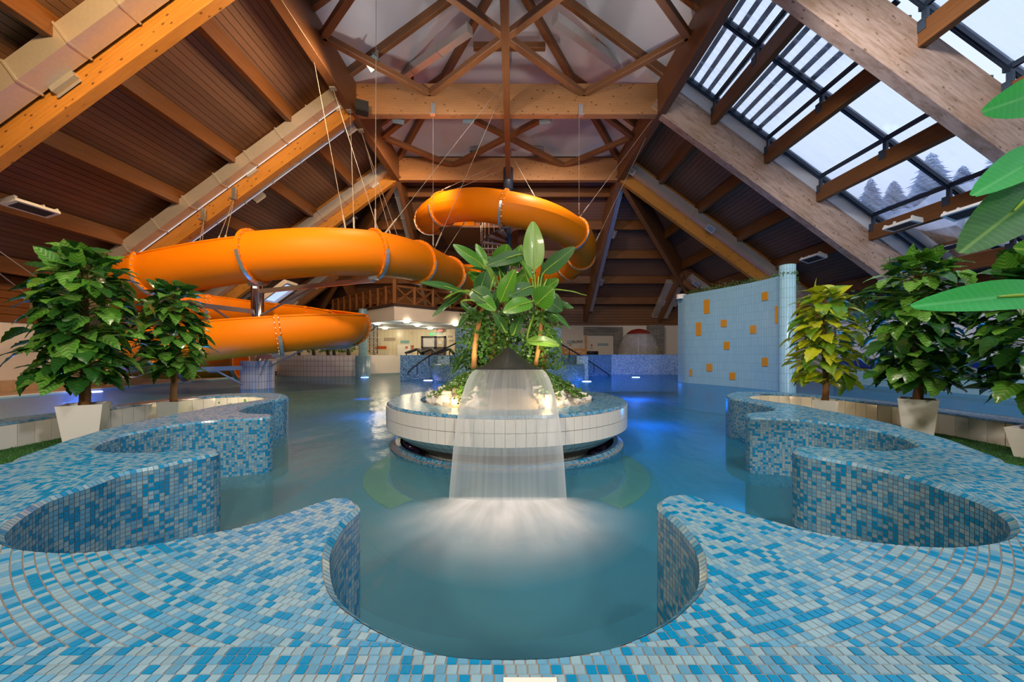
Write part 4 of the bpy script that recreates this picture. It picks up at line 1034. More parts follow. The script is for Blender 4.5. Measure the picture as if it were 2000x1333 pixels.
bl(bR, topR, (1085, 566), (1147, 572), .10, (0, -.2, 1), 'banl', .15, 5.5, 5.2)
bl(bR, topR, (1048, 595), (1080, 563), .34, (.2, -1, .4), 'ban', .2, 5.2, 5.05)
bl(bR, topR, (1038, 590), (983, 604), .28, (.1, -.8, .6), 'ban', .3, 5.2, 5.0)
bl(bR, topR, (1060, 580), (1100, 606), .30, (0, -1, .3), 'band', .3, 5.35, 5.3)
bl(bR, topR, (1040, 560), (993, 575), .26, (.1, -.9, .4), 'band', .25, 5.4, 5.2)
bl(bR, topR, (1066, 606), (1117, 634), .14, (.3, -.7, .6), 'band', .3, 5.4, 5.1)
bl(bR, topR, (1058, 608), (1092, 628), .16, (.2, -.9, .3), 'ban', .2, 5.6, 5.6)
bl(bM, topM, (950, 520), (930, 475), .0 + .16, (.3, -1, .2), 'ban', .1, 5.9, 5.9)
bl(bM, topM, (1010, 560), (1035, 520), .22, (-.2, -1, .3), 'ban', .2, 5.8, 5.7)
bl(bM, topM, (965, 560), (945, 505), .18, (.2, -1, .2), 'banl', .15, 5.75, 5.7)
bl(bR, topR, (1055, 560), (1062, 505), .10, (.8, -.7, .2), 'band', .05, 5.55, 5.5)
bl(bR, topR, (1030, 665), (1092, 668), .20, (0, -.8, .7), 'banl', .3, 5.2, 4.95)
for q in ((bL, topL, (955, 560), (915, 530), .2, 'ban'), (bL, topL, (930, 600), (890, 640), .13, 'band'), (bM, topM, (1000, 520), (1018, 478), .16, 'ban'), (bM, topM, (985, 540), (955, 500), .2, 'band'), (bR, topR, (1058, 570), (1090, 545), .2, 'ban'), (bR, topR, (1075, 590), (1120, 600), .12, 'band'), (bM, topM, (995, 600), (1025, 560), .2, 'ban'), (bL, topL, (960, 610), (975, 560), .18, 'band'), (bR, topR, (1068, 640), (1098, 690), .14, 'band'), (bL, topL, (915, 680), (880, 730), .12, 'band')):
    bl(q[0], q[1], q[2], q[3], q[4], (random.uniform(-.3, .3), -1, random.uniform(.1, .6)), q[5], .2, 5.6, 5.45)
bl(bM, topM, (990, 650), (965, 610), .16, (.2, -1, .3), 'band', .2, 5.4, 5.3); bl(bM, topM, (1000, 655), (1020, 615), .16, (.2, -1, .3), 'band', .2, 5.4, 5.3)
for root, top, lst in ((bL, topL, ((932, 540), (952, 535), (966, 540))), (bR, topR, ((1038, 540), (1052, 540), (1068, 545))), (bM, topM, ((975, 530), (992, 530)))):
    for (u, v) in lst:
        t = MB(); t.tube([top, (top + P(u, v, 5.5)) / 2 + Vector((0, 0, .02)), P(u, v, 5.5)], [.022, .017, .009], 7); t.build('leaf_stalk', M_['stalk'], root, True)
R_ = random.Random(8)
for root, c, hw in ((bL, 938, 24), (bM, 985, 30), (bR, 1052, 22)):
    iv = MB()
    for k in range(1000 if root is not bM else 650):
        v = R_.uniform(608, 722); p = P(c + R_.gauss(0, hw * (.5 + .5 * (v - 600) / 120)), v, YP + R_.uniform(-.22, .25)); ivy(iv, p, (R_.uniform(-.7, .7), -1, R_.uniform(-.2, .8)), R_.uniform(.026, .05), R_)
    iv.build('climbing_ivy', M_['ivy'], root)['kind'] = 'stuff'
# ---- spotlights buried in the bowl
for u, v, y, lab in ((888, 782, 4.62, 'small glowing spotlight among the rocks on the left'), (1069, 790, 4.5, 'small glowing spotlight among the rocks on the right')):
    p = P(u, v, y); mb = MB(); mb.lathe(p, [(.0, .03), (.035, .03), (.04, .0), (.04, -.05), (0, -.06)], 16); T(mb.build('bowl_spotlight', emit('warm_spot_glow', (1, .75, .35), 3), None), lab, 'spotlight', 'spotlights in the planter bowl')
    lamp('bowl_spot_light', 'POINT', p + Vector((0, -.05, .14)), 3.2, (1, .68, .28), None, .08)
lamp('bowl_plant_light', 'SPOT', (BC.x - .55, 5.0, 1.12), 13, (1, .80, .45), (BC.x - .15, 5.6, 2.0), .08, 110); lamp('bowl_plant_light', 'SPOT', (BC.x + .55, 5.0, 1.12), 13, (1, .80, .45), (BC.x + .25, 5.6, 2.0), .08, 110)
# ---- water spout: hood and falling sheet
hood = MB()
wl, wr = P(929, 719, 4.30), P(1057, 719, 4.30)
apx = P(990, 677, 4.75)
n = 12; low = [wl.lerp(wr, i / n) + Vector((0, 0, .05 * math.sin(math.pi * i / n))) for i in range(n + 1)]
bk = [Vector((wl.x + (wr.x - wl.x) * (i / n) * .8 + .08, 5.0, .93)) for i in range(n + 1)]
ctr = [apx.lerp(low[i], .0) for i in range(n + 1)]
prof = []
# concave saddle: ridge rises to the apex in the middle
def hoodpt(s, t):
    """s across, t from lip (0) to rear (1)"""
    x = wl.x + (wr.x - wl.x) * s; k = 1 - abs(2 * s - 1); hgt = .262 * (k ** 1.0) * math.sin(min(1, t * 1.4) * math.pi / 2)
    return Vector((x * (1 - .25 * t) + BC.x * .25 * t, 4.30 + .75 * t, wl.z + hgt - (.10 * t if k < .05 else 0)))
vs = [hoodpt(i / 16, j / 8) for j in range(9) for i in range(17)]
hood.add(vs, [(j * 17 + i, j * 17 + i + 1, (j + 1) * 17 + i + 1, (j + 1) * 17 + i) for j in range(8) for i in range(16)])
hood.add([v - Vector((0, 0, .02)) for v in vs[:17]] + vs[:17], [(i, i + 1, 18 + i, 17 + i) for i in range(16)])
hood.bar(wl + Vector((0, -.005, -.015)), wr + Vector((0, -.005, -.015)), .03, .025)
hood.box((BC.x, 4.95, .75), (.5, .25, .5))
T(hood.build('spout_hood', M_['hood'], None, origin=(BC.x, 4.6, .9)), 'dark metal hood of the water spout at the front of the planter bowl', 'spout')
def sheetmat():
    m = N('falling_water_sheet'); t = m.t; t.nodes.remove(m.b)
    v = m.coords('UV'); mp = m.n('ShaderNodeMapping'); mp.inputs['Scale'].default_value = (26, .9, 1); t.links.new(v, mp.inputs[0])
    st = m.noise(mp.outputs[0], 1.0, 3, .5); sep = m.n('ShaderNodeSeparateXYZ'); t.links.new(v, sep.inputs[0])
    ed = m.math('ABSOLUTE', m.math('SUBTRACT', sep.outputs[0], .5)); edge_ = m.ramp(ed, [(.0, .0), (.40, .05), (.495, .40)])
    fall = m.ramp(sep.outputs[1], [(0, .30), (.35, .40), (1, .34)])
    dens = m.math('ADD', m.math('MULTIPLY', m.ramp(st, [(.3, .75), (.7, 1.15)]), fall), edge_)
    tr = m.n('ShaderNodeBsdfTransparent'); tr.inputs['Color'].default_value = (.95, .97, .97, 1)
    df = m.n('ShaderNodeBsdfDiffuse'); df.inputs['Color'].default_value = (.86, .88, .90, 1); tl = m.n('ShaderNodeBsdfTranslucent'); tl.inputs['Color'].default_value = (.86, .88, .90, 1)
    dd = m.n('ShaderNodeMixShader'); dd.inputs[0].default_value = .6; t.links.new(df.outputs[0], dd.inputs[1]); t.links.new(tl.outputs[0], dd.inputs[2])
    gl = m.n('ShaderNodeBsdfGlossy'); gl.inputs['Roughness'].default_value = .4
    a = m.n('ShaderNodeMixShader'); t.links.new(m.math('MINIMUM', dens, .9), a.inputs[0]); t.links.new(tr.outputs[0], a.inputs[1]); t.links.new(dd.outputs[0], a.inputs[2])
    b = m.n('ShaderNodeMixShader'); b.inputs[0].default_value = .03; t.links.new(a.outputs[0], b.inputs[1]); t.links.new(gl.outputs[0], b.inputs[2])
    t.links.new(b.outputs[0], m.out.inputs['Surface']); return m.mat
# edges of the sheet taken as a falling arc, y from the lip to the splash
mb = MB(); NS, NT = 28, 24; vs = []; uv = []
z0 = wl.z - .02
for j in range(NT + 1):
    t = j / NT; fall_ = t ** 2; zz = z0 * (1 - fall_) + .0; y = 4.29 - 1.27 * t
    hw = .375 + .115 * math.sin(min(1, t * 1.15) * math.pi / 2)
    for i in range(NS + 1):
        s = i / NS; x = -.035 * 4.29 / 4.29 + (s - .5) * 2 * hw; yb = y + .06 * (1 - (2 * s - 1) ** 2) * 0 + .10 * (abs(2 * s - 1) ** 3) * t
        vs.append((x, yb, zz)); uv.append((s, t))
mb.add(vs, [(j * (NS + 1) + i, j * (NS + 1) + i + 1, (j + 1) * (NS + 1) + i + 1, (j + 1) * (NS + 1) + i) for j in range(NT) for i in range(NS)], 0, uv)
o = mb.build('water_curtain', sheetmat(), None, True); T(o, 'curved sheet of water falling from the dark spout hood', 'waterfall'); o['kind'] = 'stuff'
# foam on the surface
def foammat():
    m = N('white_foam'); t = m.t; t.nodes.remove(m.b)
    v = m.coords('UV'); sep = m.n('ShaderNodeSeparateXYZ'); t.links.new(v, sep.inputs[0])
    mp = m.n('ShaderNodeMapping'); mp.inputs['Scale'].default_value = (7, 1.1, 1); t.links.new(v, mp.inputs[0]); nz = m.noise(mp.outputs[0], 1.0, 3, .55)
    r = sep.outputs[1]
    d = m.math('MULTIPLY', m.ramp(r, [(0, .25), (.06, .9), (.30, .80), (.56, .40), (.84, .09), (1, 0)]), m.ramp(nz, [(.3, .5), (.7, 1.0)]))
    ex = m.ramp(m.math('ABSOLUTE', m.math('SUBTRACT', sep.outputs[0], .5)), [(.22, 1), (.48, 0)])
    d = m.math('MULTIPLY', d, ex)
    tr = m.n('ShaderNodeBsdfTransparent'); df = m.n('ShaderNodeBsdfDiffuse'); df.inputs['Color'].default_value = (.95, .95, .95, 1)
    a = m.n('ShaderNodeMixShader'); t.links.new(m.math('MINIMUM', d, .95), a.inputs[0]); t.links.new(tr.outputs[0], a.inputs[1]); t.links.new(df.outputs[0], a.inputs[2]); t.links.new(a.outputs[0], m.out.inputs['Surface']); return m.mat
mb = MB(); vs = []; uv = []; NA, NR = 40, 16
cx, cy = -.035, 3.02
for j in range(NR + 1):
    r = j / NR
    for i in range(NA + 1):
        s = i / NA; ang_ = math.pi * (1.02 + .96 * s)
        bx_ = cx + (s - .5) * 1.16; by_ = cy + .04
        x = bx_ + math.cos(ang_) * r * .62; y = by_ + math.sin(ang_) * r * 1.15 - (.0) + .06 * (1 - r)
        z = .014 + .02 * math.exp(-(r / .3) ** 2)
        vs.append((x, y, z)); uv.append((s, r))
mb.add(vs, [(j * (NA + 1) + i, j * (NA + 1) + i + 1, (j + 1) * (NA + 1) + i + 1, (j + 1) * (NA + 1) + i) for j in range(NR) for i in range(NA)], 0, uv)
o = mb.build('splash_foam', foammat(), None, True); T(o, 'soft white foam where the falling water meets the pool', 'foam'); o['kind'] = 'stuff'

# ================================================================== orange tube slide
TR = .66
path_px = [(915, 447, 21.8), (858, 435, 20.6), (838, 427, 18.9), (868, 408, 16.7), (925, 400, 15.5), (985, 407, 15.05), (1045, 420, 15.2), (1095, 440, 15.9), (1132, 468, 17.3), (1134, 500, 19.4), (1098, 527, 21.3), (1020, 545, 22.1), (955, 552, 20.6), (905, 545, 17.9), (868, 532, 15.4), (815, 512, 13.0), (740, 497, 11.4), (630, 493, 10.5), (510, 501, 10.2), (390, 518, 10.3), (290, 540, 10.7), (256, 566, 12.0), (296, 590, 13.7), (410, 600, 15.0), (520, 612, 15.6), (620, 622, 15.3), (676, 632, 14.2), (672, 638, 12.8), (600, 642, 11.7), (480, 652, 10.9), (370, 665, 10.8), (276, 681, 11.3), (255, 695, 12.6), (310, 706, 14.0), (400, 706, 14.7), (468, 704, 15.0)]
ctrl = [P(*p) for p in path_px]
sl = catmull(ctrl, 10); idx = lambda k: k * 10
slide = empty('water_slide', P(500, 757, 13.4)); slide.location.z = 0
T(slide, 'orange tube slide looping from the tower down to the left of the pool', 'slide')
def tubesec(i0, i1, openf):
    pts = sl[i0:i1 + 1]; n = 28; m = MB(); fr = transport(pts); rows = []
    for k, p in enumerate(pts):
        t = fr[k][0]; b = t.cross(Vector((0, 0, 1))).normalized(); a = b.cross(t)
        row = []
        if openf:
            for j in range(n + 1):
                q = math.radians(-215 + 250 * j / n); row.append(p + (b * math.cos(q) + a * math.sin(q)) * TR)
        else:
            for j in range(n + 1):
                q = 2 * math.pi * j / n; row.append(p + (b * math.cos(q) + a * math.sin(q)) * TR)
        rows.append(row)
    w = n + 1; vs = [p for r in rows for p in r]
    m.add(vs, [(i * w + j, i * w + j + 1, (i + 1) * w + j + 1, (i + 1) * w + j) for i in range(len(rows) - 1) for j in range(n)])
    o = m.build('flume_section' if openf else 'tube_section', M_['orange'], slide, True)
    if openf:
        for e in (0, n):
            l = MB(); l.tube([r[e] for r in rows], .035, 6); l.build('flume_lip', M_['orange'], o, True)
def flange(i, openf=False, hang=False):
    p = sl[i]; t = (sl[min(i + 1, len(sl) - 1)] - sl[max(0, i - 1)]).normalized(); b = t.cross(Vector((0, 0, 1))).normalized(); a = b.cross(t)
    m = MB(); n = 32; q0, q1 = (-215, 35) if openf else (0, 360)
    R1, R2, w = TR - .01, TR + .085, .045; vs = []
    for j in range(n + 1):
        q = math.radians(q0 + (q1 - q0) * j / n); d = b * math.cos(q) + a * math.sin(q)
        vs += [p + d * R1 - t * w, p + d * R2 - t * w, p + d * R2 + t * w, p + d * R1 + t * w]
    m.add(vs, [(j * 4 + k, j * 4 + (k + 1) % 4, (j + 1) * 4 + (k + 1) % 4, (j + 1) * 4 + k) for j in range(n) for k in range(4)])
    f = m.build('flange', M_['orange'], slide)
    m = MB()
    for j in range(20):
        q = math.radians(q0 + (q1 - q0) * (j + .5) / 20); d = b * math.cos(q) + a * math.sin(q); m.box(p + d * (TR + .05), (.13, .035, .035), frame(t))
    m.build('bolts', M_['steel'], f)['kind'] = 'stuff'
    m = MB(); vs = []
    for j in range(21):
        q = math.radians(180 + 180 * j / 20) if not openf else math.radians(195 + 150 * j / 20); d = b * math.cos(q) + a * math.sin(q)
        vs += [p + d * (R2) - t * .07, p + d * (R2 + .025) - t * .07, p + d * (R2 + .025) + t * .02, p + d * R2 + t * .02]
    m.add(vs, [(j * 4 + k, j * 4 + (k + 1) % 4, (j + 1) * 4 + (k + 1) % 4, (j + 1) * 4 + k) for j in range(20) for k in range(4)]); m.build('support_cradle', M_['steel'], f)
cuts = [(0, 0), (18, 0), (30, 0), (50, 0), (76, 0), (90, 0), (98, 0), (112, 0), (128, 0), (138, 0), (150, 0), (161, 0), (181, 1), (197, 1), (211, 1), (230, 1), (250, 1), (266, 1), (285, 1), (304, 1), (318, 1), (336, 1), (350, 1)]
for (a, oa), (b, ob) in zip(cuts, cuts[1:]): tubesec(a, b, bool(oa))
for a, oa in cuts[1:]: flange(a, bool(oa and a != 181))
# stick label at the exit
mb = MB(); p = sl[-6]; mb.box(p + Vector((.05, -.60, -.35)), (.34, .02, .2), Matrix.Rotation(.5, 3, 'X')); mb.build('exit_sticker', M_['coolt'], slide)
# support column with arms
sc_ = empty('slide_column', P(503, 757, 13.4)); sc_.location.z = 0; T(sc_, 'polished steel column with arms carrying the left loops of the slide', 'column')
cx, cy = P(503, 700, 13.4).x, 13.4
mb = MB(); mb.lathe((cx, cy, 0), [(.20, .85), (.20, 3.9), (0, 3.9)], 32); mb.build('column_shaft', M_['chrome'], sc_, True)
mb = MB(); mb.lathe((cx, cy, 0), [(.30, .88), (.30, .95), (.205, .95), (.24, 1.25), (.205, 1.28)], 24); mb.build('column_foot', M_['steel'], sc_, True)
for k, (tp, z) in enumerate(((sl[181], 2.2), (sl[197], 2.4), (sl[230], 2.0), (sl[161], 2.6), (sl[285], 1.1), (sl[304], 1.05), (sl[266], 1.2), (sl[250], 1.3))):
    m = MB(); end = Vector((tp.x, tp.y, tp.z - TR - .12)); m.bar(Vector((cx, cy, end.z if k in (2, 5, 4) else min(end.z, 3.6))), end, .10, .14); m.bar(Vector((cx, cy, end.z - .9)), (Vector((cx, cy, end.z)).lerp(end, .55)), .05, .05); m.box(end + Vector((0, 0, .06)), (.3, .12, .12)); m.build('support_arm', M_['steel'], sc_)
base = MB(); base.lathe((cx, cy, 0), [(.52, -1.1), (.52, .98)], 64, uvr=.52); base.lathe((cx, cy, 0), [(.52, .98), (0, .98)], 48)
T(base.build('column_plinth', bricks('white_plinth_tiles', (.72, .70, .72), (.66, .65, .68), (.16, .15, .18), .09, .26, .06), None, True, (cx, cy, 0)), 'white tiled round plinth of the slide column standing in the water', 'plinth')
# cables
cab = [((735, -40, 11.0), (733, 478, 11.5)), ((613, 118, 11.05), (679, 470, 11.0)), ((652, 178, 12.1), (747, 478, 11.5)), ((684, 220, 13.3), (692, 465, 11.2)), ((706, 260, 14.3), (790, 500, 12.7)), ((708, 262, 14.3), (770, 485, 12.3)),
       ((456, 392, 13.2), (423, 476, 10.7)), ((457, 392, 13.2), (438, 474, 10.7)), ((397, 432, 13.2), (389, 480, 10.6)), ((398, 432, 13.2), (395, 480, 10.6)),
       ((985, 160, 13.3), (735, 478, 11.5)), ((988, 165, 13.3), (843, 500, 13.8)), ((846, 228, 13.4), (846, 495, 13.8)), ((1131, 228, 13.4), (1131, 420, 16.6)), ((1288, 215, 13.6), (1132, 425, 16.6)), ((1262, 268, 14.9), (1160, 480, 18.6)),
       ((985, 330, 18.2), (870, 378, 16.6)), ((976, 320, 18.2), (862, 372, 16.6)), ((998, 300, 17.5), (1045, 385, 15.3)), ((865, 500, 14.0), (910, 430, 17))]
names = ['left-hand rope dropping straight from the roof to the big flange', 'cable from the topmost edge-beam plate to the slide', 'cable from the second edge-beam plate to the slide', 'cable from the third edge-beam plate to the slide', 'cable from the fourth edge-beam plate to the slide, right strand', 'cable from the fourth edge-beam plate to the slide, left strand',
         'left strand below the upper hanger of the knotty rafter', 'right strand below the upper hanger of the knotty rafter', 'left strand below the lower hanger of the knotty rafter', 'right strand below the lower hanger of the knotty rafter', 'long slanting cable from the centre beam to the big left flange', 'steep slanting cable from the centre beam past the upper tube', 'vertical cable below the left plate of the near cross beam', 'vertical cable below the right plate of the near cross beam', 'slanting cable from the right edge beam to the upper tube', 'slanting cable from the right edge beam to the turn of the tube', 'stay rod from the tower mast to the left of the upper tube', 'thin second stay rod from the tower mast to the upper tube', 'thin stay from the centre beam to the upper tube', 'short cable between the flanges behind the palms']
for (a, b), nm in zip(cab, names):
    mb = MB(); A, B = P(*a), P(*b); mb.tube([A, B], .008, 5); mb.tube([B.lerp(A, .06), B.lerp(A, .14)], .026, 6); mb.tube([B.lerp(A, .01), B.lerp(A, .03)], .022, 6)
    T(mb.build('slide_cable', M_['rope'], None, origin=tuple(A)), nm, 'cable', 'slide suspension cables')
for (a, b), nm in (((0, 535, 9.5), (120, 628, 12.5)), 'lower pale cable crossing behind the large left plant'), (((30, 513, 9.5), (170, 612, 12.5)), 'upper pale cable crossing behind the large left plant'):
    mb = MB(); A, B = P(*a), P(*b); A = A + (A - B) * .3; mb.tube([A, B], .012, 5); mb.tube([B, B.lerp(A, .05)], .03, 6); T(mb.build('stay_cable', M_['rope'], None, origin=tuple(B)), nm, 'cable', 'slide suspension cables')
# ---- spiral stair tower
tw = empty('spiral_stair', (XC, 18.5, 0)); T(tw, 'steel spiral stair winding round the dark mast to the slide entrance', 'stair')
mb = MB(); mb.lathe((XC, 18.5, 0), [(.16, 0), (.16, 9.3), (.24, 9.3), (.24, 10.35), (.1, 10.4), (.1, 10.7)], 24); mb.build('mast', M_['darksteel'], tw, True)
st = MB(); t_ = MB(); nst = 44; rs = 1.35; hr = []; lo_ = []
R0 = .12
t_.add([(R0, -.05, 0), (rs, -.17, 0), (rs, .17, 0), (R0, .05, 0), (R0, -.05, -.04), (rs, -.17, -.04), (rs, .17, -.04), (R0, .05, -.04)], [(0, 1, 2, 3), (7, 6, 5, 4), (0, 4, 5, 1), (1, 5, 6, 2), (2, 6, 7, 3), (3, 7, 4, 0)])
me = t_.mesh('stair_tread', M_['steel'])
bal = MB()
for i in range(nst):
    a = -.6 + i * .44; z = .3 + i * .165; inst('stair_tread', me, tw, Matrix.Translation((XC, 18.5, z)) @ Matrix.Rotation(a, 4, 'Z'))
    for s in (0, .22):
        q = a + s; bp_ = Vector((XC + rs * math.cos(q), 18.5 + rs * math.sin(q), z + s * .375)); bal.tube([bp_, bp_ + Vector((0, 0, 1.0))], .016, 5); hr.append(bp_ + Vector((0, 0, 1.0)))
bal.build('balusters', M_['steel'], tw)['kind'] = 'stuff'
mb = MB(); mb.tube(hr, .03, 6); mb.tube([p - Vector((0, 0, 1.0)) for p in hr], .03, 6); mb.build('handrail', M_['darksteel'], tw, True)
# start platform: orange box behind the mast
zp = .3 + nst * .165
mb = MB(); mb.box((XC - 1.5, 20.2, zp + .0), (4.0, 3.0, .10)); mb.build('platform', M_['purlin'], tw)
mb = MB(); mb.box((XC - 2.2, 21.6, zp + .62), (2.6, .12, 1.1)); mb.box((XC - 3.4, 20.4, zp + .62), (.12, 2.4, 1.1)); mb.build('platform_panel', plain('deep_orange_panel', (.55, .13, .012), .4), tw)
mb = MB()
for i in range(14): mb.tube([(XC - 1.4 + i * .2, 18.75, zp), (XC - 1.4 + i * .2, 18.75, zp + 1.1)], .016, 5)
mb.tube([(XC - 1.6, 18.75, zp + 1.1), (XC + 1.6, 18.75, zp + 1.1)], .03, 6); mb.build('platform_rail', M_['darksteel'], tw)['kind'] = 'stuff'
# ================================================================== far pool side
def slab(pts, z0, z1, mats, name, label=None, cat=None, uvs=False, parent=None):
    """vertical prism over a plan polygon"""
    n = len(pts); m = MB(); L = 0; us = [0]
    for a, b in zip(pts, pts[1:] + pts[:1]): L += math.hypot(b[0] - a[0], b[1] - a[1]); us.append(L)
    for i in range(n):
        a, b = pts[i], pts[(i + 1) % n]
        m.add([(a[0], a[1], z0), (b[0], b[1], z0), (b[0], b[1], z1), (a[0], a[1], z1)], [(0, 1, 2, 3)], 0, [(us[i], z0), (us[i + 1], z0), (us[i + 1], z1), (us[i], z1)])
    for z in (z0, z1):
        tr = tessellate_polygon([[Vector((p[0], p[1], 0)) for p in pts]]); m.add([(p[0], p[1], z) for p in pts], [tuple(t) for t in tr], 0, [(p[0], p[1]) for p in pts])
    c = Vector((sum(p[0] for p in pts) / n, sum(p[1] for p in pts) / n, z0))
    o = m.build(name, mats, parent, origin=None if parent else tuple(c))
    if label: T(o, label, cat)
    return o
# round whirlpool tub with raised mosaic drum behind it
tub = MB(); tc = Vector((XC, 19.6, 0)); tub.lathe(tc, [(3.7, -1), (4.0, -1), (4.0, .70), (3.96, .75), (3.55, .75), (3.5, .70), (3.5, .3)], 96)
o = tub.build('whirlpool_tub', M_['farmos'], None, True, tuple(tc)); T(o, 'round blue mosaic tub in front of the spiral stair', 'tub')
mb = MB(); mb.lathe(tc, [(0, .62), (3.52, .62)], 48); o = mb.build('tub_water', WATER); T(o, 'still water inside the round mosaic tub', 'water'); o['kind'] = 'stuff'
slab([(-2.86, 18.9), (-1.9, 18.9), (-1.6, 19.4), (-1.6, 21), (-2.86, 21)], -.5, 2.55, M_['farmos'], 'stair_wall', 'tall blue mosaic wall block left of the banana plants', 'wall block')
slab([(2.46, 18.9), (1.6, 18.9), (1.3, 19.4), (1.3, 21), (2.46, 21)], -.5, 2.55, M_['farmos'], 'stair_wall', 'tall blue mosaic wall block right of the banana plants', 'wall block')
slab([(-1.6, 20.6), (1.3, 20.6), (1.3, 21), (-1.6, 21)], -.5, 2.3, M_['farmos'], 'stair_wall', 'blue mosaic wall behind the trunks of the banana plants', 'wall block')
slab([(-5.32, 17.9), (-2.86, 19.0), (-2.86, 19.4), (-5.1, 19.4), (-5.32, 19.3)], -1, 1.17, M_['farmos'], 'wing_wall', 'low blue mosaic wall with a handrail left of the tub', 'low wall')
slab([(2.46, 19.0), (5.9, 22.3), (5.9, 22.7), (2.46, 19.4)], -1, 1.18, M_['farmos'], 'wing_wall', 'slanting low mosaic wall with a handrail right of the tub', 'low wall')
slab([(5.9, 22.3), (10.9, 22.3), (10.9, 22.7), (5.9, 22.7)], -1, 1.19, M_['farmosl'], 'wing_wall', 'long pale blue mosaic wall along the far right of the pool', 'low wall')
for x in (-3.55, 3.1):
    slab([(x, 18.0 if x > 0 else 17.95), (x + .55, 18.0 if x > 0 else 18.1), (x + .55, 18.7), (x, 18.7)], .75 if False else -.3, 1.13, M_['farmosl'], 'mosaic_post', 'pale mosaic post on the tub rim, %s of the plants' % ('left' if x < 0 else 'right'), 'post')
def handrail(pts, label):
    m = MB(); m.tube(catmull(pts, 5), .035, 8)
    for k in range(1, len(pts) - 1): p = Vector(pts[k]); m.tube([p, p - Vector((0, 0, .45))], .02, 6)
    m.tube([pts[0], Vector(pts[0]) - Vector((0, 0, .1))], .03, 6)
    T(m.build('handrail', M_['black'], None, True, tuple(pts[0])), label, 'handrail', 'pool handrails')
handrail([P(797, 728, 16.6), P(815, 712, 16.9), P(838, 696, 17.4), P(868, 682, 18.2), P(892, 670, 18.7)], 'curved dark handrail rising beside the left low wall')
handrail([P(1190, 733, 20.8), P(1160, 712, 20.2), P(1135, 696, 19.7), P(1112, 682, 19.2), P(1095, 672, 18.8)], 'dark handrail descending along the right low wall')
# underwater lamps
BLUE = (.05, .16, 1.0); lb = emit('blue_underwater_glow', (.25, .42, 1.0), 5); lv = emit('violet_underwater_glow', (.5, .42, 1.0), 4)
for k, (u, v, y, c, pw, lab) in enumerate(((1242, 737, 21.6, (.10, .22, 1), 130, 'white-blue underwater lamp before the far right mosaic wall'), (1146, 745, 16.9, (.06, .25, 1), 26, 'blue underwater lamp right of the round tub'), (183, 765, 12.3, (.25, .25, 1), 35, 'violet underwater lamp by the left pool edge behind the big plant'), (362, 744, 14.9, (.35, .6, 1), 20, 'pale underwater lamp behind the smaller left plant'), (712, 737, 19.4, (.05, .22, 1), 40, 'blue underwater lamp at the foot of the blue column'), (836, 743, 16.2, (.15, .2, 1), 8, 'violet underwater lamp at the left of the round tub'), (1372, 742, 15.6, (.12, .15, 1), 18, 'small blue lamp at the foot of the curved tiled wall'))):
    p = G(u, v, .015); mb = MB(); mb.lathe(p, [(0, .004), (.19, .003), (.21, -.02), (.21, -.04)], 20)
    T(mb.build('pool_lamp', lv if k in (2, 3, 5) else lb, None, True, tuple(p)), lab, 'lamp', 'underwater pool lamps')
    lamp('pool_lamp_and_fill', 'POINT', (p.x, p.y, -.45), pw, c, None, .12)
lamp('pool_lamp_and_fill', 'POINT', (3.4, 5.4, -.4), 30, (.03, .55, 1.0), None, .2); lamp('pool_lamp_and_fill', 'POINT', (6.2, 8.8, -.3), 70, (.01, .35, 1.0), None, .2)  # unseen points added to tint the water blue, no lamps built here
lamp('pool_lamp_and_fill', 'POINT', (-8.5, 10.0, -.3), 70, (.04, .35, 1.0), None, .2); lamp('pool_lamp_and_fill', 'POINT', (4.6, 12.5, -.3), 80, (.01, .22, 1.0), None, .2); lamp('pool_lamp_and_fill', 'POINT', (-5.5, 14.5, -.3), 60, (.03, .3, 1.0), None, .2); lamp('pool_lamp_and_fill', 'POINT', (9.5, 7.0, -.5), 60, (.03, .35, 1.0), None, .2)  # more added blue points in open water, without lamps
# ---- left far: curved white tiled pool, blue column
def arcpts(c, r, a0, a1, n): return [(c[0] + r * math.cos(math.radians(a0 + (a1 - a0) * i / n)), c[1] + r * math.sin(math.radians(a0 + (a1 - a0) * i / n))) for i in range(n + 1)]
wt = bricks('white_far_tiles', (.74, .70, .70), (.69, .66, .67), (.30, .28, .30), .22, .28, .05)
c0 = (-10.2, 24.6); outer = arcpts(c0, 4.4, 190, 296, 24); innr = arcpts(c0, 4.1, 296, 190, 24)
slab(outer + innr, -.4, 1.15, wt, 'pool_parapet', 'curved white tiled parapet at the far left of the pool', 'parapet')
outer = arcpts((-8.8, 23.6), 2.6, 270, 340, 14); innr = arcpts((-8.8, 23.6), 2.3, 340, 270, 14)
slab(outer + innr, .12, 1.15, M_['plaster'], 'pool_parapet', 'smooth pale parapet right of the blue column', 'parapet')
mb = MB(); p = G(709, 737, 0); cx0, cy0 = p.x, 19.9
ct = bricks('blue_column_tiles', (.16, .32, .44), (.20, .38, .50), (.08, .14, .2), .06, .25, .06)
mb.lathe((cx0, cy0, 0), [(.37, -1), (.37, 1.13), (.21, 1.14), (.21, 3.6)], 32, uvr=.3); T(mb.build('tiled_column', ct, None, True, (cx0, cy0, 0)), 'slender blue column with a pale tiled base by the gallery', 'column')
mb = MB(); mb.box(P(650, 731, 20.6), (2.2, .12, .06)); T(mb.build('red_float_line', M_['redpl'], None, origin=tuple(P(650, 731, 20.6))), 'red float lying along the foot of the white parapet', 'float')
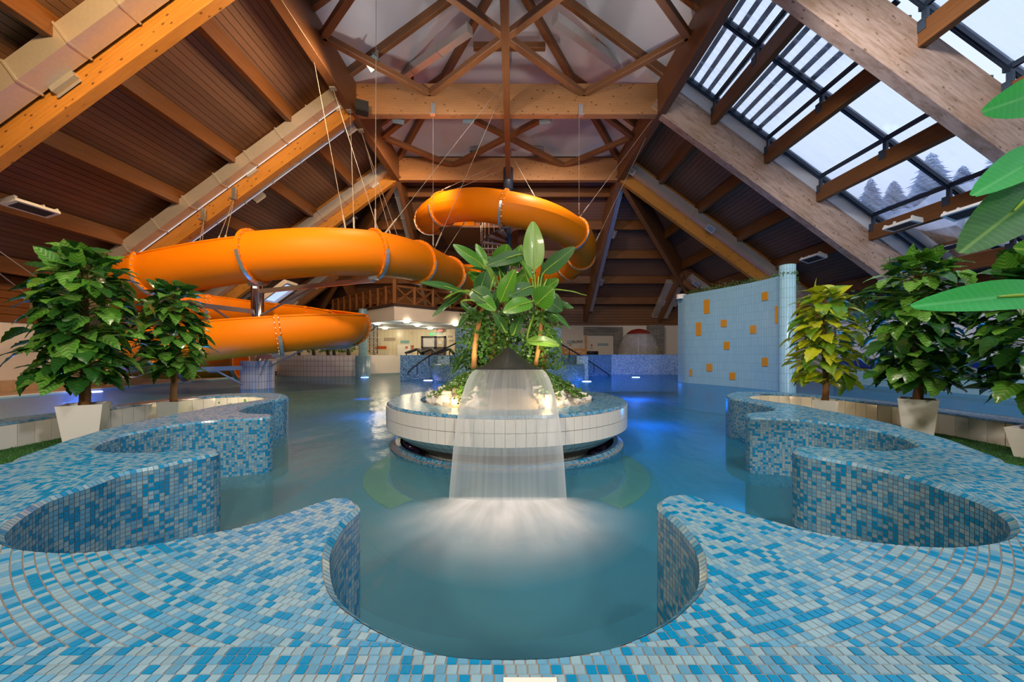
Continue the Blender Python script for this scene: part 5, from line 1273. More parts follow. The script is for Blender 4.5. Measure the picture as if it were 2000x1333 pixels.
# small trees behind the parapet
R_ = random.Random(21)
for k, (u, lab) in enumerate(((583, 'leftmost'), (612, 'second from the left'), (640, 'third from the left'), (652, 'fourth from the left'), (680, 'rightmost'))):
    y = 22.6 + (k % 2) * .6; b = P(u, 700, y); b.z = .1; e = empty('small_tree', b); T(e, 'small dark-trunked tree behind the white parapet, %s' % lab, 'tree', 'small trees behind the parapet')
    t = MB(); t.tube(catmull([b, b + Vector((.05, 0, .8)), b + Vector((-.03, 0, 1.6)), b + Vector((.02, 0, 2.1))], 4), [.12 - .004 * i for i in range(13)], 8); t.build('trunk', plain('dark_bark', (.02, .018, .015), .8), e, True)
    f = MB()
    for q in range(150): ivy(f, b + Vector((R_.gauss(0, .42), R_.gauss(0, .35), R_.uniform(1.25, 2.6))), (R_.uniform(-1, 1), -1, R_.uniform(0, 1)), R_.uniform(.07, .13), R_)
    f.build('foliage', M_['ivy'], e)['kind'] = 'stuff'
e = empty('side_stair', P(735, 690, 23.5)); e.location.z = .1; T(e, 'narrow dark steel stair beside the blue column', 'stair')
mb = MB()
for i in range(8): mb.box(P(724 + (i % 2) * 5, 690 - i * 6, 23.5), (.75, .3, .06))
mb.build('treads', M_['steel'], e)
mb = MB()
for u in (714, 722, 730, 737): mb.tube([P(u, 692, 23.5), P(u, 636, 23.5)], .03, 6)
mb.tube([P(714, 655, 23.3), P(737, 636, 23.3)], .03, 6); mb.build('posts', M_['darksteel'], e)
# ---- gallery
zg0, zg1 = 3.04, 3.80
gp_ = [(-6.26, 20.0), (-1.9, 24.15), (-1.9, 27.5), (-13.8, 27.5), (-13.8, 27.2)]
gal = slab(gp_, zg0, zg1, M_['plaster'], 'gallery'); T(gal, 'white gallery with a pointed corner above the cream tiled foyer', 'gallery')
mb = MB(); tr = tessellate_polygon([[Vector((p[0], p[1], 0)) for p in gp_]]); mb.add([(p[0], p[1], zg0 - .012) for p in gp_], [tuple(t) for t in tr]); mb.build('soffit', plain('pale_blue_soffit', (.42, .52, .66), .7, var=.03), gal)
rl = empty('gallery_railing', (-6.26, 20.1, zg1)); T(rl, 'brown timber railing with crossed panels along the gallery edge', 'railing')
def railing(a, b, n, start=0):
    a, b = Vector(a), Vector(b)
    for i in range(start, n + 1):
        p = a.lerp(b, i / n); wood_beam('railing_post', p, p + Vector((0, 0, 1.42 if i == 0 else 1.15)), .2 if i == 0 else .15, .2 if i == 0 else .15, M_['purlin'], rl, (0, 1, 0))
    for z, h_ in ((1.08, .12), (.14, .12)): wood_beam('railing_rail', a + Vector((0, 0, z)), b + Vector((0, 0, z)), .08, h_, M_['purlin'], rl)
    for i in range(n):
        p, q = a.lerp(b, (i + .06) / n), a.lerp(b, (i + .94) / n)
        wood_beam('railing_cross', p + Vector((0, 0, .2)), q + Vector((0, 0, 1.02)), .06, .10, M_['purlin'], rl); wood_beam('railing_cross', p + Vector((0, 0, 1.02)), q + Vector((0, 0, .2)), .06, .10, M_['purlin'], rl)
railing((-6.26, 20.12, zg1), (-2.0, 24.2, zg1), 5); railing((-6.26, 20.12, zg1), (-12.2, 25.7, zg1), 9, 1)
mb = MB(); mb.bar((-6.26, 20.0, zg1 + .06), (-1.9, 24.15, zg1 + .06), .12, .14); mb.bar((-6.26, 20.0, zg1 + .06), (-13.8, 27.2, zg1 + .06), .12, .14); mb.build('gallery_edge', M_['deck'], gal)
LG = emit('warm_ceiling_lamp', (1, .86, .62), 14)
for u, v, lab in ((737, 632, 'round ceiling lamp nearest the orange slide'), (752, 641, 'small ceiling lamp deep in the foyer left'), (794, 628, 'nearest round ceiling lamp at the gallery corner'), (815, 635, 'round ceiling lamp in the middle of the soffit'), (840, 641, 'deep round ceiling lamp above the glazed door'), (890, 634, 'round ceiling lamp nearest the banana plants')):
    y = FPX * (zg0 - ZC) / (HOR - v + 1); p = Vector(((u - 1000) / FPX * y, y, zg0 - .02)); mb = MB(); mb.lathe(p, [(0, -.10), (.12, -.09), (.19, -.03), (.20, .0)], 20)
    T(mb.build('ceiling_lamp', LG, None, True, tuple(p)), lab, 'ceiling lamp', 'round gallery lamps'); lamp('ceiling_lamp_light', 'POINT', p - Vector((0, 0, .3)), 26, (1, .80, .5), None, .15)
# foyer wall: cream tiles with accent panels
fy = 27.4
fw = MB(); fw.box((-6.6, fy + .05, 1.6), (10.2, .1, 3.2)); fw = fw.build('wall_foyer', bricks('cream_foyer_tiles', (.80, .72, .52), (.77, .69, .50), (.55, .48, .33), .30, .30, .025, uv=False)); S(fw)
def panel(u0, v0, u1, v1, y, mat, name, parent=None, th=.03):
    a, b = P(u0, v0, y), P(u1, v1, y); m = MB(); m.box((a + b) / 2, (abs(b.x - a.x), th, abs(b.z - a.z))); return m.build(name, mat, parent, origin=None if parent else tuple((a + b) / 2))
teal = plain('teal_accent_tile', (.25, .46, .47), .3); tan_ = plain('taupe_accent_tile', (.42, .33, .24), .3); redt = plain('red_accent_tile', (.55, .10, .02), .3)
for q in ((733, 676.5, 755, 682, redt), (750, 660, 772, 666, tan_), (782, 665.5, 799, 671, teal), (749, 694, 760, 699, teal), (729, 688, 733, 693, tan_)): panel(*q[:4], fy - .02, q[4], 'accent_tile', fw)
panel(752, 708, 773, 715, 22.9, tan_, 'accent_tile', fw)
cb = panel(777, 674, 802, 694, fy - .1, M_['pot'], 'hydrant_cabinet', None, .2); T(cb, 'white wall cabinet with small red signs in the foyer', 'cabinet')
panel(792, 677, 796, 681, fy - .22, redt, 'sign', cb); panel(804, 675, 808, 679, fy - .03, redt, 'sign', cb); panel(804, 680, 807, 682.5, fy - .03, redt, 'sign', cb)
# double door
dr = empty('door_2', P(848, 700, fy)); S(dr)
fm = plain('dark_grey_door_frame', (.05, .05, .06), .4)
for q in ((823, 657, 871, 660.5), (823, 657, 826.5, 700), (867, 657, 871, 700), (848.5, 657, 853, 700), (823, 678, 871, 681)): panel(*q, fy - .06, fm, 'door_frame', dr, .1)
panel(826, 660, 849, 678, fy - .04, plain('frosted_door_glass', (.72, .70, .68), .15), 'door_glass', dr); panel(853, 660, 868, 678, fy - .04, plain('clear_door_glass', (.70, .58, .42), .12), 'door_glass', dr); panel(826, 681, 868, 700, fy - .04, plain('dark_door_panel', (.10, .06, .04), .4), 'door_leaf', dr)
panel(838, 665, 845, 671, fy - .08, M_['coolt'], 'door_notice', dr); panel(856, 667, 864, 672, fy - .08, M_['coolt'], 'door_notice', dr); panel(845, 683, 847, 689, fy - .12, M_['steel'], 'door_handle', dr)
ex = panel(840, 651, 850, 655.5, fy - .05, emit('green_exit_sign', (.02, .45, .15), 1.0), 'exit_sign'); T(ex, 'green exit sign left of the red display', 'sign'); panel(843, 651.8, 845, 654.8, fy - .08, M_['coolt'], 'pictogram', ex); panel(846.5, 651.8, 849, 654.8, fy - .08, M_['coolt'], 'pictogram', ex)
sg = panel(851, 650, 864, 654.5, fy - .05, teal, 'direction_sign'); T(sg, 'teal sign panel above the double door', 'sign')
def text(s_, loc, size, mat, name, parent, rot=(math.pi / 2, 0, 0), align='CENTER'):
    c = bpy.data.curves.new(name, 'FONT'); c.body = s_; c.size = size; c.align_x = align; c.align_y = 'CENTER'; c.extrude = .004; c.materials.append(mat)
    tmp = bpy.data.objects.new(name, c); COL.objects.link(tmp); bpy.context.view_layer.update()
    me = bpy.data.meshes.new_from_object(tmp.evaluated_get(bpy.context.evaluated_depsgraph_get())); bpy.data.objects.remove(tmp)
    if not me.materials: me.materials.append(mat)
    o = bpy.data.objects.new(name, me); COL.objects.link(o); o.location = loc; o.rotation_euler = rot
    if parent: adopt(o, parent)
    return o
led = panel(853, 643.2, 865.5, 649, fy - .35, plain('dark_red_display', (.10, .01, .01), .3), 'led_display', None, .1); T(led, 'red illuminated display hanging above the door', 'display')
rl_ = emit('red_led', (1, .10, .07), 5); dg = MB()
for u0, v0, u1, v1 in ((855, 647.2, 857, 647.9), (857.2, 644.8, 857.9, 647.6), (858.4, 644.6, 860.4, 645.3), (860.6, 645.5, 861.3, 647.8), (861.8, 644.6, 863.6, 645.3), (863.4, 645.5, 864.1, 647.6)):
    a, b = P(u0, v0, fy - .42), P(u1, v1, fy - .42); dg.box((a + b) / 2, (abs(b.x - a.x), .02, abs(b.z - a.z)))
dg.build('lit_segments', rl_, led)
for u, v, lab in ((880, 658, 'upper'), (882, 666, 'lower')): T(panel(u - 5, v - 2, u + 4, v + 2, fy - .03, tan_, 'wall_sign'), '%s small taupe sign right of the double door' % lab, 'sign')
mb = MB(); mb.lathe((0, 0, 0), [(0, -.06), (.09, -.05), (.1, 0)], 16); o = mb.build('wall_speaker', M_['trunk'], None, True); o.location = P(805.5, 651.5, fy - .03); o.rotation_euler = (math.pi / 2, 0, 0); T(o, 'small round brown speaker on the foyer wall', 'speaker')
# turnstile-like dark loungers behind the wall
def lounger(u, lab):
    m = MB(); y = 20.5; pts = [P(u - 16, 690, y), P(u + 6, 682, y), P(u + 16, 693, y)]
    for dy in (-.3, .3): m.tube([p + Vector((0, dy, 0)) for p in pts], .05, 6)
    for a, b in zip(pts, pts[1:]): m.bar(a, b, .56, .05)
    for p in pts: m.tube([p, Vector((p.x, p.y, .05))], .03, 6)
    T(m.build('pool_lounger', M_['black'], None, origin=(pts[0].x, y, .05)), lab, 'lounger', 'dark loungers behind the left low wall')
lounger(810, 'dark folding lounger behind the low wall, leftmost of three'); lounger(838, 'dark folding lounger behind the low wall, in the middle'); lounger(872, 'dark folding lounger behind the low wall, nearest the tall block')
# ---- right far: sauna entrance
stn = bricks('grey_slate_cladding', (.20, .19, .18), (.30, .28, .26), (.10, .10, .10), .5, .12, .08, .5, .8, uv=False, bumps=.6)
fy2 = 27.56
def vp(u, v): return P(u, v, fy2)
def vbox(u0, v0, u1, v1, y, mats, name, label, cat, th=.2):
    a, b = P(u0, v0, y), P(u1, v1, y); m = MB()
    # local brick coordinates: x along, y up
    w, h_ = abs(b.x - a.x), abs(b.z - a.z); m.box((0, 0, 0), (w, h_, th)); o = m.build(name, mats); o.location = (a + b) / 2; o.rotation_euler = (math.pi / 2, 0, 0); T(o, label, cat); return o
vbox(1140, 639.5, 1215, 655, fy2 - .05, stn, 'slate_lintel', 'grey slate lintel above the sauna door', 'cladding', .3); vbox(1198, 655, 1215, 700, fy2 - .05, stn, 'slate_jamb', 'grey slate jamb right of the sauna door', 'cladding', .3)
vbox(1265, 636, 1295, 700, fy2 - .2, stn, 'slate_pillar', 'grey slate pillar beside the mushroom fountain', 'pillar', .5)
d = panel(1147, 656, 1198, 700, fy2 + .05, M_['plaster'], 'door_3', None, .12); S(d)
panel(1167, 671, 1188, 676, fy2 - .03, plain('grey_blue_panel', (.30, .38, .42), .4), 'door_window', d); panel(1154, 673, 1157, 676.5, fy2 - .03, redt, 'door_sign', d); panel(1154, 678, 1157, 681, fy2 - .03, tan_, 'door_sign', d)
sg = panel(1106, 665.5, 1132, 671, fy2 + .03, M_['plaster'], 'sauna_sign'); T(sg, 'wall sign reading SAUNY left of the sauna door', 'sign')
panel(1107, 665.5, 1118.5, 671, fy2 - .06, plain('grey_blue_sign', (.32, .42, .46), .4), 'sign_panel', sg); text('SAUNY', P(1126, 668, fy2 - .07), .28, M_['black'], 'sign_text', sg)
mb = MB(); mb.bar(P(1112, 675, fy2 - .03), P(1116, 672.5, fy2 - .03), .03, .04); mb.build('sign_arrow', M_['black'], sg)
rr = empty('timber_balustrade', P(1118, 700, 25)); T(rr, 'low orange timber balustrade left of the sauna door', 'balustrade')
for v, h_ in ((683.5, .12), (692, .1)): wood_beam('rail', P(1094, v, 25), P(1144, v, 25), .06, h_, M_['glulam'], rr)
for u in (1102, 1144): wood_beam('post', P(u, 700, 25), P(u, 655 if u > 1140 else 682, 25), .12, .12, M_['glulam'], rr, (0, 1, 0))
for a, b in ((1104, 1122), (1122, 1142)): wood_beam('cross', P(a, 685, 25), P(b, 697, 25), .05, .07, M_['glulam'], rr); wood_beam('cross', P(a, 697, 25), P(b, 685, 25), .05, .07, M_['glulam'], rr)
T(panel(1094, 676, 1101, 724.6, 26.5, redt, 'red_board', None, .05), 'small red board behind the timber balustrade', 'board')
mb = MB(); mb.lathe(P(1156, 700, 25.2), [(.40, -.85), (.42, .40), (.44, .45), (.38, .47), (0, .44)], 24); T(mb.build('waste_bin', M_['black'], None, True, tuple(P(1156, 720, 25.2))), 'low black round bin in front of the sauna door', 'bin')
# mushroom fountain
mu = empty('mushroom_fountain', P(1246, 712, 24.2)); mu.location.z = .1; T(mu, 'mushroom fountain with a red cap and a falling dome of water', 'fountain')
c = P(1247, 652, 24.2); mb = MB(); mb.lathe((c.x, c.y, 0), [(.75, c.z - .02), (.70, c.z + .05), (.45, c.z + .22), (.12, c.z + .30), (0, c.z + .30)], 40); mb.build('mushroom_cap', plain('red_cap', (.30, .03, .02), .4), mu, True)
mb = MB(); mb.lathe((c.x, c.y, 0), [(.07, .1), (.07, c.z)], 16); mb.build('mushroom_stem', M_['pot'], mu, True)
def domemat():
    m = N('falling_dome_water'); t = m.t; t.nodes.remove(m.b); tr = m.n('ShaderNodeBsdfTransparent'); df = m.n('ShaderNodeBsdfDiffuse'); df.inputs['Color'].default_value = (.62, .60, .58, 1)
    st = m.noise(m.coords(scale=(9, 9, .6)), 3, 3); a = m.n('ShaderNodeMixShader'); t.links.new(m.ramp(st, [(.3, .25), (.7, .55)]), a.inputs[0]); t.links.new(tr.outputs[0], a.inputs[1]); t.links.new(df.outputs[0], a.inputs[2]); t.links.new(a.outputs[0], m.out.inputs['Surface']); return m.mat
mb = MB(); H = c.z - .15; mb.lathe((c.x, c.y, 0), [(.74 + .66 * math.sin(k / 8 * math.pi / 2), c.z - .02 - H * (k / 8) ** 1.6) for k in range(9)], 40); mb.build('water_dome', domemat(), mu, True)
mb = MB(); q = P(1284, 692, 23.6); mb.tube([q + Vector((math.cos(t) * .12, math.sin(t) * .05, math.sin(t) * .55 - .1)) for t in [i * .35 for i in range(18)]], .04, 6, 0, False, True); T(mb.build('yellow_hoop', plain('yellow_plastic', (.55, .5, .03), .4), None, True, tuple(q)), 'yellow hoop beside the mushroom fountain', 'hoop')
T(panel(1339, 640, 1343, 649, fy2 - .03, tan_, 'wall_light', None, .1), 'small grey wall light left of the curved tiled wall', 'wall light')
# ---- curved pale blue wall with orange tiles, and the round column
A, B = Vector((7.30, 16.0)), Vector((8.75, 12.35)); 
cw = [Vector(p) for p in ((7.32, 16.6), (7.36, 15.9), (7.75, 15.1), (8.15, 14.3), (8.45, 13.5), (8.62, 12.8), (8.70, 12.1))]
cpts = [Vector((p.x, p.y, 0)) for p in cw]; cpath = resample(catmull(cpts, 8), .12)
m = MB(); L = 0; n = len(cpath)
def ctop(i): return 3.72 + .04 * math.sin(i * .05)
cx_ = [0]
for a, b in zip(cpath, cpath[1:]): cx_.append(cx_[-1] + (b - a).length)
for i in range(n - 1):
    a, b = cpath[i], cpath[i + 1]; m.add([(a.x, a.y, -1.1), (b.x, b.y, -1.1), (b.x, b.y, ctop(i)), (a.x, a.y, ctop(i))], [(3, 2, 1, 0)], 0, [(cx_[i], -1.1), (cx_[i + 1], -1.1), (cx_[i + 1], ctop(i)), (cx_[i], ctop(i))])
    m.add([(a.x, a.y, ctop(i)), (b.x, b.y, ctop(i)), (b.x + .35, b.y + .12, ctop(i)), (a.x + .35, a.y + .12, ctop(i))], [(0, 1, 2, 3)], 1, [(0, 0)] * 4)
    m.add([(a.x + .35, a.y + .12, -1.1), (b.x + .35, b.y + .12, -1.1), (b.x + .35, b.y + .12, ctop(i)), (a.x + .35, a.y + .12, ctop(i))], [(0, 1, 2, 3)], 0, [(cx_[i], -1.1), (cx_[i + 1], -1.1), (cx_[i + 1], ctop(i)), (cx_[i], ctop(i))])
cwall = m.build('curved_wall', [bricks('pale_blue_slim_tiles', (.27, .47, .54), (.30, .50, .57), (.20, .36, .42), .10, .30, .05), M_['farmosl']]); T(cwall, 'tall curved wall of slim pale blue tiles with orange accents', 'wall')
T_or = [(1383, 586, 613, 9), (1366, 630, 656, 7), (1414, 625, 639, 11), (1473, 636, 652, 11), (1422, 668, 683, 12), (1492, 571, 587, 16), (1497, 699, 716, 9), (1384, 711, 726, 9), (1429, 728, 742, 12), (1352, 722, 735, 4), (1519, 598, 632, 4)]
for u, va, vb, w in T_or:
    # find the wall sample under this column of the picture
    best = min(range(n), key=lambda i: abs(1000 + FPX * cpath[i].x / cpath[i].y - u)); p = cpath[best]; tdir = (cpath[min(best + 1, n - 1)] - cpath[max(best - 1, 0)]).normalized()
    za, zb = ZC - (va - HOR) / FPX * p.y, ZC - (vb - HOR) / FPX * p.y; mbx = MB(); R = frame(tdir)
    mbx.box(Vector((p.x, p.y, (za + zb) / 2)) + Vector((-.012, -.004, 0)), (min(.24, w / FPX * p.y * 1.6), .02, abs(za - zb)), R); mbx.build('accent_tile', M_['oranget'], cwall)
colc = P(1538, 765, 12.0); mb = MB(); ctl = bricks('column_pale_blue_tiles', (.32, .54, .62), (.36, .58, .66), (.16, .30, .36), .075, .30, .06)
mb.lathe((colc.x, 12.0, 0), [(.225, -1.1), (.225, 4.05), (.19, 4.06), (.0, 4.06)], 40, uvr=.225); T(mb.build('round_column', ctl, None, True, (colc.x, 12.0, 0)), 'round pale blue tiled column at the right end of the curved wall', 'column')
mb = MB(); mb.lathe((7.34, 16.3, 0), [(.2, 3.6), (.2, 3.8), (0, 3.8)], 20); T(mb.build('finial_block', M_['wtile'], None, True, (7.34, 16.3, 3.6)), 'white round cap at the left end of the curved wall', 'cap')
R_ = random.Random(31)
def greens(pts, lab, nm='hanging_greenery', n=500, s=(.02, .05), sp=(.06, .06, .08)):
    f = MB(); st = MB()
    for k in range(n):
        p = Vector(R_.choice(pts)); q = p + Vector((R_.gauss(0, sp[0]), R_.gauss(0, sp[1]), R_.gauss(0, sp[2])))
        ivy(f, q, (R_.uniform(-1, 1), -1, R_.uniform(-.3, 1)), R_.uniform(*s), R_)
        if k % 8 == 0: st.tube([p, q], .004, 4)
    e = empty(nm, pts[0]); T(e, lab, 'greenery'); f.build('leaves', M_['ivy'], e)['kind'] = 'stuff'; st.build('stems', M_['trunk'], e)
greens([Vector((p.x + .15, p.y, 3.80)) for p in cpath[6:]], 'thin green plants growing along the top of the curved wall', n=900)
greens([Vector((colc.x + .27, 12.1, z)) for z in np.linspace(2.9, 3.9, 12)], 'green tuft hanging behind the round blue column', n=420)
greens([Vector((colc.x + math.cos(a) * .235, 12.0 + math.sin(a) * .235, 3.78)) for a in np.linspace(math.pi, 2 * math.pi, 12)], 'thin ivy wreath around the top of the blue column', n=90, s=(.015, .035), sp=(.02, .02, .03))
greens([P(u, v, 14.8) for u, v in ((1680, 585), (1695, 605), (1690, 622), (1710, 640), (1700, 600))], 'dark trailing plant on the right wall behind the second plant', n=500, s=(.05, .09), sp=(.2, .2, .22))
# left far: slate-clad pillars at the feet of the left rafters
stl = bricks('brown_slate_cladding', (.22, .16, .11), (.32, .25, .19), (.12, .09, .07), .38, .10, .06, .5, .8, uv=False, bumps=.6)
o = MB(); o.box((0, 0, 0), (1.2, 2.6, .4)); o = o.build('slate_pillar', stl); o.location = (-15.6, 13.6, 1.3); o.rotation_euler = (math.pi / 2, 0, math.pi / 2 * 0); T(o, 'slate-clad pillar at the left wall behind the large plant', 'pillar')
o = MB(); o.box((0, 0, 0), (1.5, 1.0, .9)); o = o.build('rafter_shoe', stl); o.location = (-15.4, 12.9, 2.95); o.rotation_euler = (math.pi / 2, 0, 0); T(o, 'slate-clad block at the foot of the left rafter', 'cladding')
# ================================================================== potted trees
M_['l_green'] = leafmat('variegated_green_leaf', (.045, .19, .014), (.10, .33, .03), (.52, .62, .14), .9, .26, .18)
M_['l_var'] = leafmat('cream_streaked_leaf', (.07, .25, .02), (.13, .38, .045), (.72, .74, .32), 1.0, .26, .18)
M_['l_dark'] = leafmat('deep_green_leaf', (.012, .075, .014), (.03, .14, .02), (.20, .32, .06), .45, .26, .12)
M_['l_yel'] = leafmat('lime_yellow_leaf', (.46, .52, .012), (.62, .66, .03), (.75, .75, .12), .5, .3, .25)
M_['l_lime'] = leafmat('lime_green_leaf', (.12, .28, .012), (.22, .38, .02), (.48, .54, .08), .5, .3, .22)
def heart_mesh(L, W, droop, fold, seed, mat):
    R = random.Random(seed); m = MB(); n = 9; vs = []
    for i in range(n + 1):
        t = i / n
        w = W / 2 * (math.sin(math.pi * min(1, (t ** .62) * .985 + .01)) ** .8) * (1 + .10 * ((i % 2) * 2 - 1) * (.25 < t < .95))
        y = L * t - (.12 * L * (1 - t) ** 3 if i else 0); z = -droop * L * t * t
        back = -.07 * L if t < .15 else 0
        for s in (-1, -.55, 0, .55, 1): vs.append((s * w, y + back * abs(s) - .10 * L * abs(s) * (1 - t) * .6, z + fold * abs(s) * w - .25 * fold * w * s * s + R.uniform(-.004, .004)))
    m.add(vs, [(i * 5 + j, i * 5 + j + 1, (i + 1) * 5 + j + 1, (i + 1) * 5 + j) for i in range(n) for j in range(4)])
    return m.mesh('leaf', mat, True)
def pot_tree(label, potlabel, u, y, x, vtop, vbot, rad, potw, pot_top_z, nleaf, mats, seed, L=.20, rot=.5, trunk_r=.035):
    R = random.Random(seed); zt_ = ZC - (vtop - HOR) / FPX * y; zb_ = ZC - (vbot - HOR) / FPX * y
    po = empty('planter_pot', (x, y, ZF)); T(po, potlabel, 'pot', 'white square planters')
    ht = pot_top_z - ZF; w1, w0 = potw / 2, potw * .37; Rz = Matrix.Rotation(rot, 3, 'Z')
    def sq(w, z): return [Rz @ Vector((a * w, b * w, 0)) + Vector((x, y, z)) for a, b in ((-1, -1), (1, -1), (1, 1), (-1, 1))]
    m = MB(); rings = [sq(w0, ZF), sq(w1, pot_top_z), sq(w1 - .02, pot_top_z), sq(w1 - .035, pot_top_z - .05)]
    vs = [p for r in rings for p in r]; m.add(vs, [(k * 4 + j, k * 4 + (j + 1) % 4, (k + 1) * 4 + (j + 1) % 4, (k + 1) * 4 + j) for k in range(3) for j in range(4)] + [(3, 2, 1, 0)]); m.build('pot_body', M_['pot'], po)
    m = MB(); m.add(sq(w1 - .03, pot_top_z - .03), [(0, 1, 2, 3)]); m.build('soil', M_['soil'], po)
    e = empty('potted_tree', (x, y, pot_top_z - .03)); T(e, label, 'plant', 'potted leafy trees')
    tp = [Vector((x, y, pot_top_z - .04)), Vector((x + .01, y, zb_ + .1)), Vector((x - .01, y + .01, (zt_ + zb_) / 2)), Vector((x, y, zt_ - .18))]
    p = catmull(tp, 8); nn = len(p); m = MB(); m.tube(p, [trunk_r * (1.15 - .6 * i / nn) * (1 + .07 * math.sin(i * 2.1)) for i in range(nn)], 10); m.build('trunk', M_['trunk'], e, True)
    variants = [[heart_mesh(L * s, L * .80 * s, d, f, k, M_[mt]) for k, (s, d, f) in enumerate(((1, .25, .25), (1.12, .4, .35), (.85, .15, .2), (.95, .55, .3)))] for mt in mats]
    st = MB()
    for i in range(nleaf):
        t = (i + R.random()) / nleaf; z = zb_ + .05 + (zt_ - zb_ - .12) * t
        prof = (.80 + .25 * math.sin(t * 3.1)) * (1 if t < .72 else 1 - ((t - .72) / .28) ** 1.5 * .75)
        a = i * 2.39996 + R.uniform(-.5, .5); rr = rad * prof * (R.uniform(.38, .85) if R.random() < .92 else R.uniform(.85, 1.1)); q = Vector((math.cos(a), math.sin(a), 0))
        base = Vector((x, y, z)) + q * rr; dirv = (q * R.uniform(.7, 1) + Vector((0, 0, R.uniform(-.75, .15) if t < .85 else R.uniform(.0, 1.0))) + Vector((R.uniform(-.35, .35), R.uniform(-.35, .35), 0))).normalized()
        nz = (Vector((0, 0, 1)) + q * .55 + Vector((R.uniform(-.4, .4), R.uniform(-.4, .4), 0))); nz = (nz - dirv * nz.dot(dirv)).normalized(); xx = dirv.cross(nz)
        M = Matrix((xx, dirv, nz)).transposed().to_4x4(); M.translation = base
        inner_ = rr < rad * .45; mi = R.choices(range(len(mats)), weights=WTS[:len(mats)])[0]
        inst('leaf', R.choice(variants[mi]), e, M)
        c0 = Vector((x, y, z - R.uniform(.02, .12))); st.tube([c0, (c0 + base) / 2 + Vector((0, 0, .03)), base], .004, 4, 0, False)
    st.build('leaf_stems', M_['stalk'], e)
WTS = [3, 2.2, 3.5]
G3 = ['l_green', 'l_var', 'l_dark']
pot_tree('large leafy green tree standing leftmost in the left trough', 'large white square planter under the leftmost tree', 162, 3.9, -4.43, 480, 752, .42, .325, .705, 310, G3, 1, .185, .62, .042)
pot_tree('smaller leafy green tree right of the large left one', 'small white planter partly hidden behind the left bench', 338, 5.0, -4.50, 548, 735, .36, .25, .595, 240, G3, 2, .17, .25, .033)
WTS = [4, 3, 2, .5]
pot_tree('lime-yellow leaved small tree next to the blue column', 'small white planter under the lime-yellow tree', 1612, 5.0, 4.16, 556, 755, .38, .265, .615, 190, ['l_yel', 'l_yel', 'l_lime', 'l_green'], 3, .19, .9, .035)
WTS = [3, 2.2, 3.5]
pot_tree('tall leafy green tree in the middle of the right trough', 'large white square planter in the right trough', 1793, 4.1, 4.42, 490, 757, .42, .305, .735, 310, G3, 4, .185, .75, .04)
pot_tree('leafy green tree cut off by the right picture edge', 'white planter cut off by the right picture edge', 2045, 3.2, 4.52, 488, 780, .44, .33, .58, 260, ['l_dark', 'l_green', 'l_dark'], 5, .19, .35, .04)
# small groundcover in the far end of the left trough
f = MB(); R_ = random.Random(4); p0 = Vector((-4.0, 5.55, ZF))
for k in range(160): ivy(f, p0 + Vector((R_.gauss(0, .16), R_.gauss(0, .08), abs(R_.gauss(.05, .06)))), (R_.uniform(-1, 1), -1, R_.uniform(0, 1)), R_.uniform(.02, .04), R_)
e = empty('trough_plant', p0); T(e, 'small yellow-green plant in the far end of the left trough', 'plant'); f.build('leaves', M_['ban'], e)['kind'] = 'stuff'
m = MB(); m.tube([p0, p0 + Vector((0, 0, .08))], .01, 6); m.build('stem', M_['stalk'], e)
lamp('trough_spot_l', 'POINT', (-4.05, 5.45, .50), 2.2, (1, .72, .35), None, .05); lamp('trough_spot_r', 'POINT', (4.05, 5.5, .50), 2.0, (1, .72, .4), None, .05)
# banana leaves reaching in from the right edge
bn = empty('banana_plant', (3.5, 2.1, ZF)); T(bn, 'banana plant whose bright leaves reach in from the right picture edge', 'plant')
trunk(bn, [Vector((3.5, 2.1, ZF)), Vector((3.46, 2.1, 1.0)), Vector((3.42, 2.1, 1.5))], .06, .045, M_['trunk']); tb = Vector((3.42, 2.1, 1.5))
M_['banb'] = leafmat('bright_banana_leaf', (.05, .52, .10), (.07, .60, .14), (.14, .68, .2), 0, .35, .55)
def rb(b, t, W, face, mat, droop, yb, yt, fold=.2): place_blade(bn, P(*b, yb), P(*t, yt), W, face, M_[mat], droop, fold, 'banana_leaf', tb)
rb((2085, 572), (1804, 586), .17, (-.1, -1, .45), 'banb', .12, 1.9, 1.7, .25)
rb((2060, 170), (1953, 208), .22, (-.2, -.9, -.3), 'banb', .2, 2.1, 1.9, .3); rb((2070, 290), (1932, 350), .20, (-.3, -.8, .4), 'banb', .2, 2.1, 1.8, .3)
rb((2050, 360), (1902, 470), .27, (-.75, -.65, -.1), 'band', .15, 2.1, 1.75, .25); rb((2080, 500), (1990, 480), .2, (-.2, -.9, .4), 'ban', .2, 2.2, 2.2)
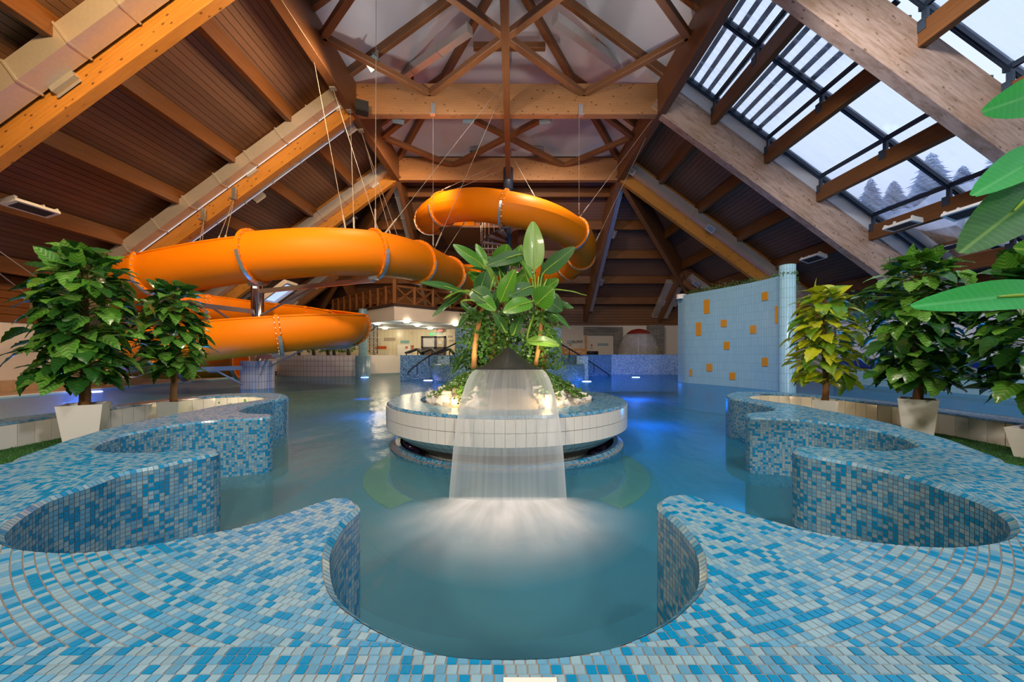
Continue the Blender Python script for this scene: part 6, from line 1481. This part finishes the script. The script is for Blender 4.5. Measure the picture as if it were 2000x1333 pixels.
# ================================================================== outside, seen through the wet roof glass
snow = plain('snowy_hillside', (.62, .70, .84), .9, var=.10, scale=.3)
mb = MB(); nx_, ny_ = 14, 14; vs = []
for j in range(ny_ + 1):
    for i in range(nx_ + 1):
        x = 17 + i * 7; y = -30 + j * 10; vs.append((x, y, -1 + .26 * (x - 17) + .8 * math.sin(i * 1.3 + j)))
mb.add(vs, [(j * (nx_ + 1) + i, j * (nx_ + 1) + i + 1, (j + 1) * (nx_ + 1) + i + 1, (j + 1) * (nx_ + 1) + i) for j in range(ny_) for i in range(nx_)])
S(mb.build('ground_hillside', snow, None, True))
fir = plain('haze_tinted_fir', (.52, .60, .76), .9, var=.16, scale=.8); bark = plain('hazy_bark', (.40, .45, .56), .9)  # haze in the air is put into the fir and bark colours
def conifer(base, H, W, seed, lab):
    R = random.Random(seed); base = Vector(base); e = empty('fir_tree', base); T(e, lab, 'tree', 'misty fir trees outside')
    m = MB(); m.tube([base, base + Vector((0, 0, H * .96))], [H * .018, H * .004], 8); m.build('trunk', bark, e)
    m = MB(); tiers = 15
    for k in range(tiers):
        f = k / tiers; z = H * (.12 + .86 * f); r = W / 2 * (1 - f) ** .85 + .05 * W
        for j in range(15):
            a = 2 * math.pi * (j + R.random() * .7) / 15; rr = r * R.uniform(.7, 1.1); c, s = math.cos(a), math.sin(a); p0 = base + Vector((0, 0, z + .04 * H)); tip = base + Vector((c * rr, s * rr, z - .05 * H - R.uniform(0, .02) * H))
            w = rr * .24; mid = p0.lerp(tip, .6); sd = Vector((-s, c, 0)) * w
            m.add([p0, mid + sd, tip, mid - sd, mid - Vector((0, 0, .02 * H))], [(0, 1, 4), (1, 2, 4), (2, 3, 4), (3, 0, 4)])
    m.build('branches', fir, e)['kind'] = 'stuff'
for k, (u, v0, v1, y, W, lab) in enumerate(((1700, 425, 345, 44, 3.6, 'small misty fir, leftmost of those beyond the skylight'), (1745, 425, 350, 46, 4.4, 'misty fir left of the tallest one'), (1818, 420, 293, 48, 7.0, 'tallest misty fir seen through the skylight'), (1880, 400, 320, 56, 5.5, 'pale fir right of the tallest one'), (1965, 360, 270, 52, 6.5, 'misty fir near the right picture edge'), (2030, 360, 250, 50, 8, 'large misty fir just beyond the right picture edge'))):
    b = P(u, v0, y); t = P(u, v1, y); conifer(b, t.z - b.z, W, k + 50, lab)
def chalet(u, v, y, w, hw, hr, rot, wallc, lab):
    b = P(u, v, y); e = empty('chalet', b); T(e, lab, 'house'); R = Matrix.Rotation(rot, 3, 'Z')
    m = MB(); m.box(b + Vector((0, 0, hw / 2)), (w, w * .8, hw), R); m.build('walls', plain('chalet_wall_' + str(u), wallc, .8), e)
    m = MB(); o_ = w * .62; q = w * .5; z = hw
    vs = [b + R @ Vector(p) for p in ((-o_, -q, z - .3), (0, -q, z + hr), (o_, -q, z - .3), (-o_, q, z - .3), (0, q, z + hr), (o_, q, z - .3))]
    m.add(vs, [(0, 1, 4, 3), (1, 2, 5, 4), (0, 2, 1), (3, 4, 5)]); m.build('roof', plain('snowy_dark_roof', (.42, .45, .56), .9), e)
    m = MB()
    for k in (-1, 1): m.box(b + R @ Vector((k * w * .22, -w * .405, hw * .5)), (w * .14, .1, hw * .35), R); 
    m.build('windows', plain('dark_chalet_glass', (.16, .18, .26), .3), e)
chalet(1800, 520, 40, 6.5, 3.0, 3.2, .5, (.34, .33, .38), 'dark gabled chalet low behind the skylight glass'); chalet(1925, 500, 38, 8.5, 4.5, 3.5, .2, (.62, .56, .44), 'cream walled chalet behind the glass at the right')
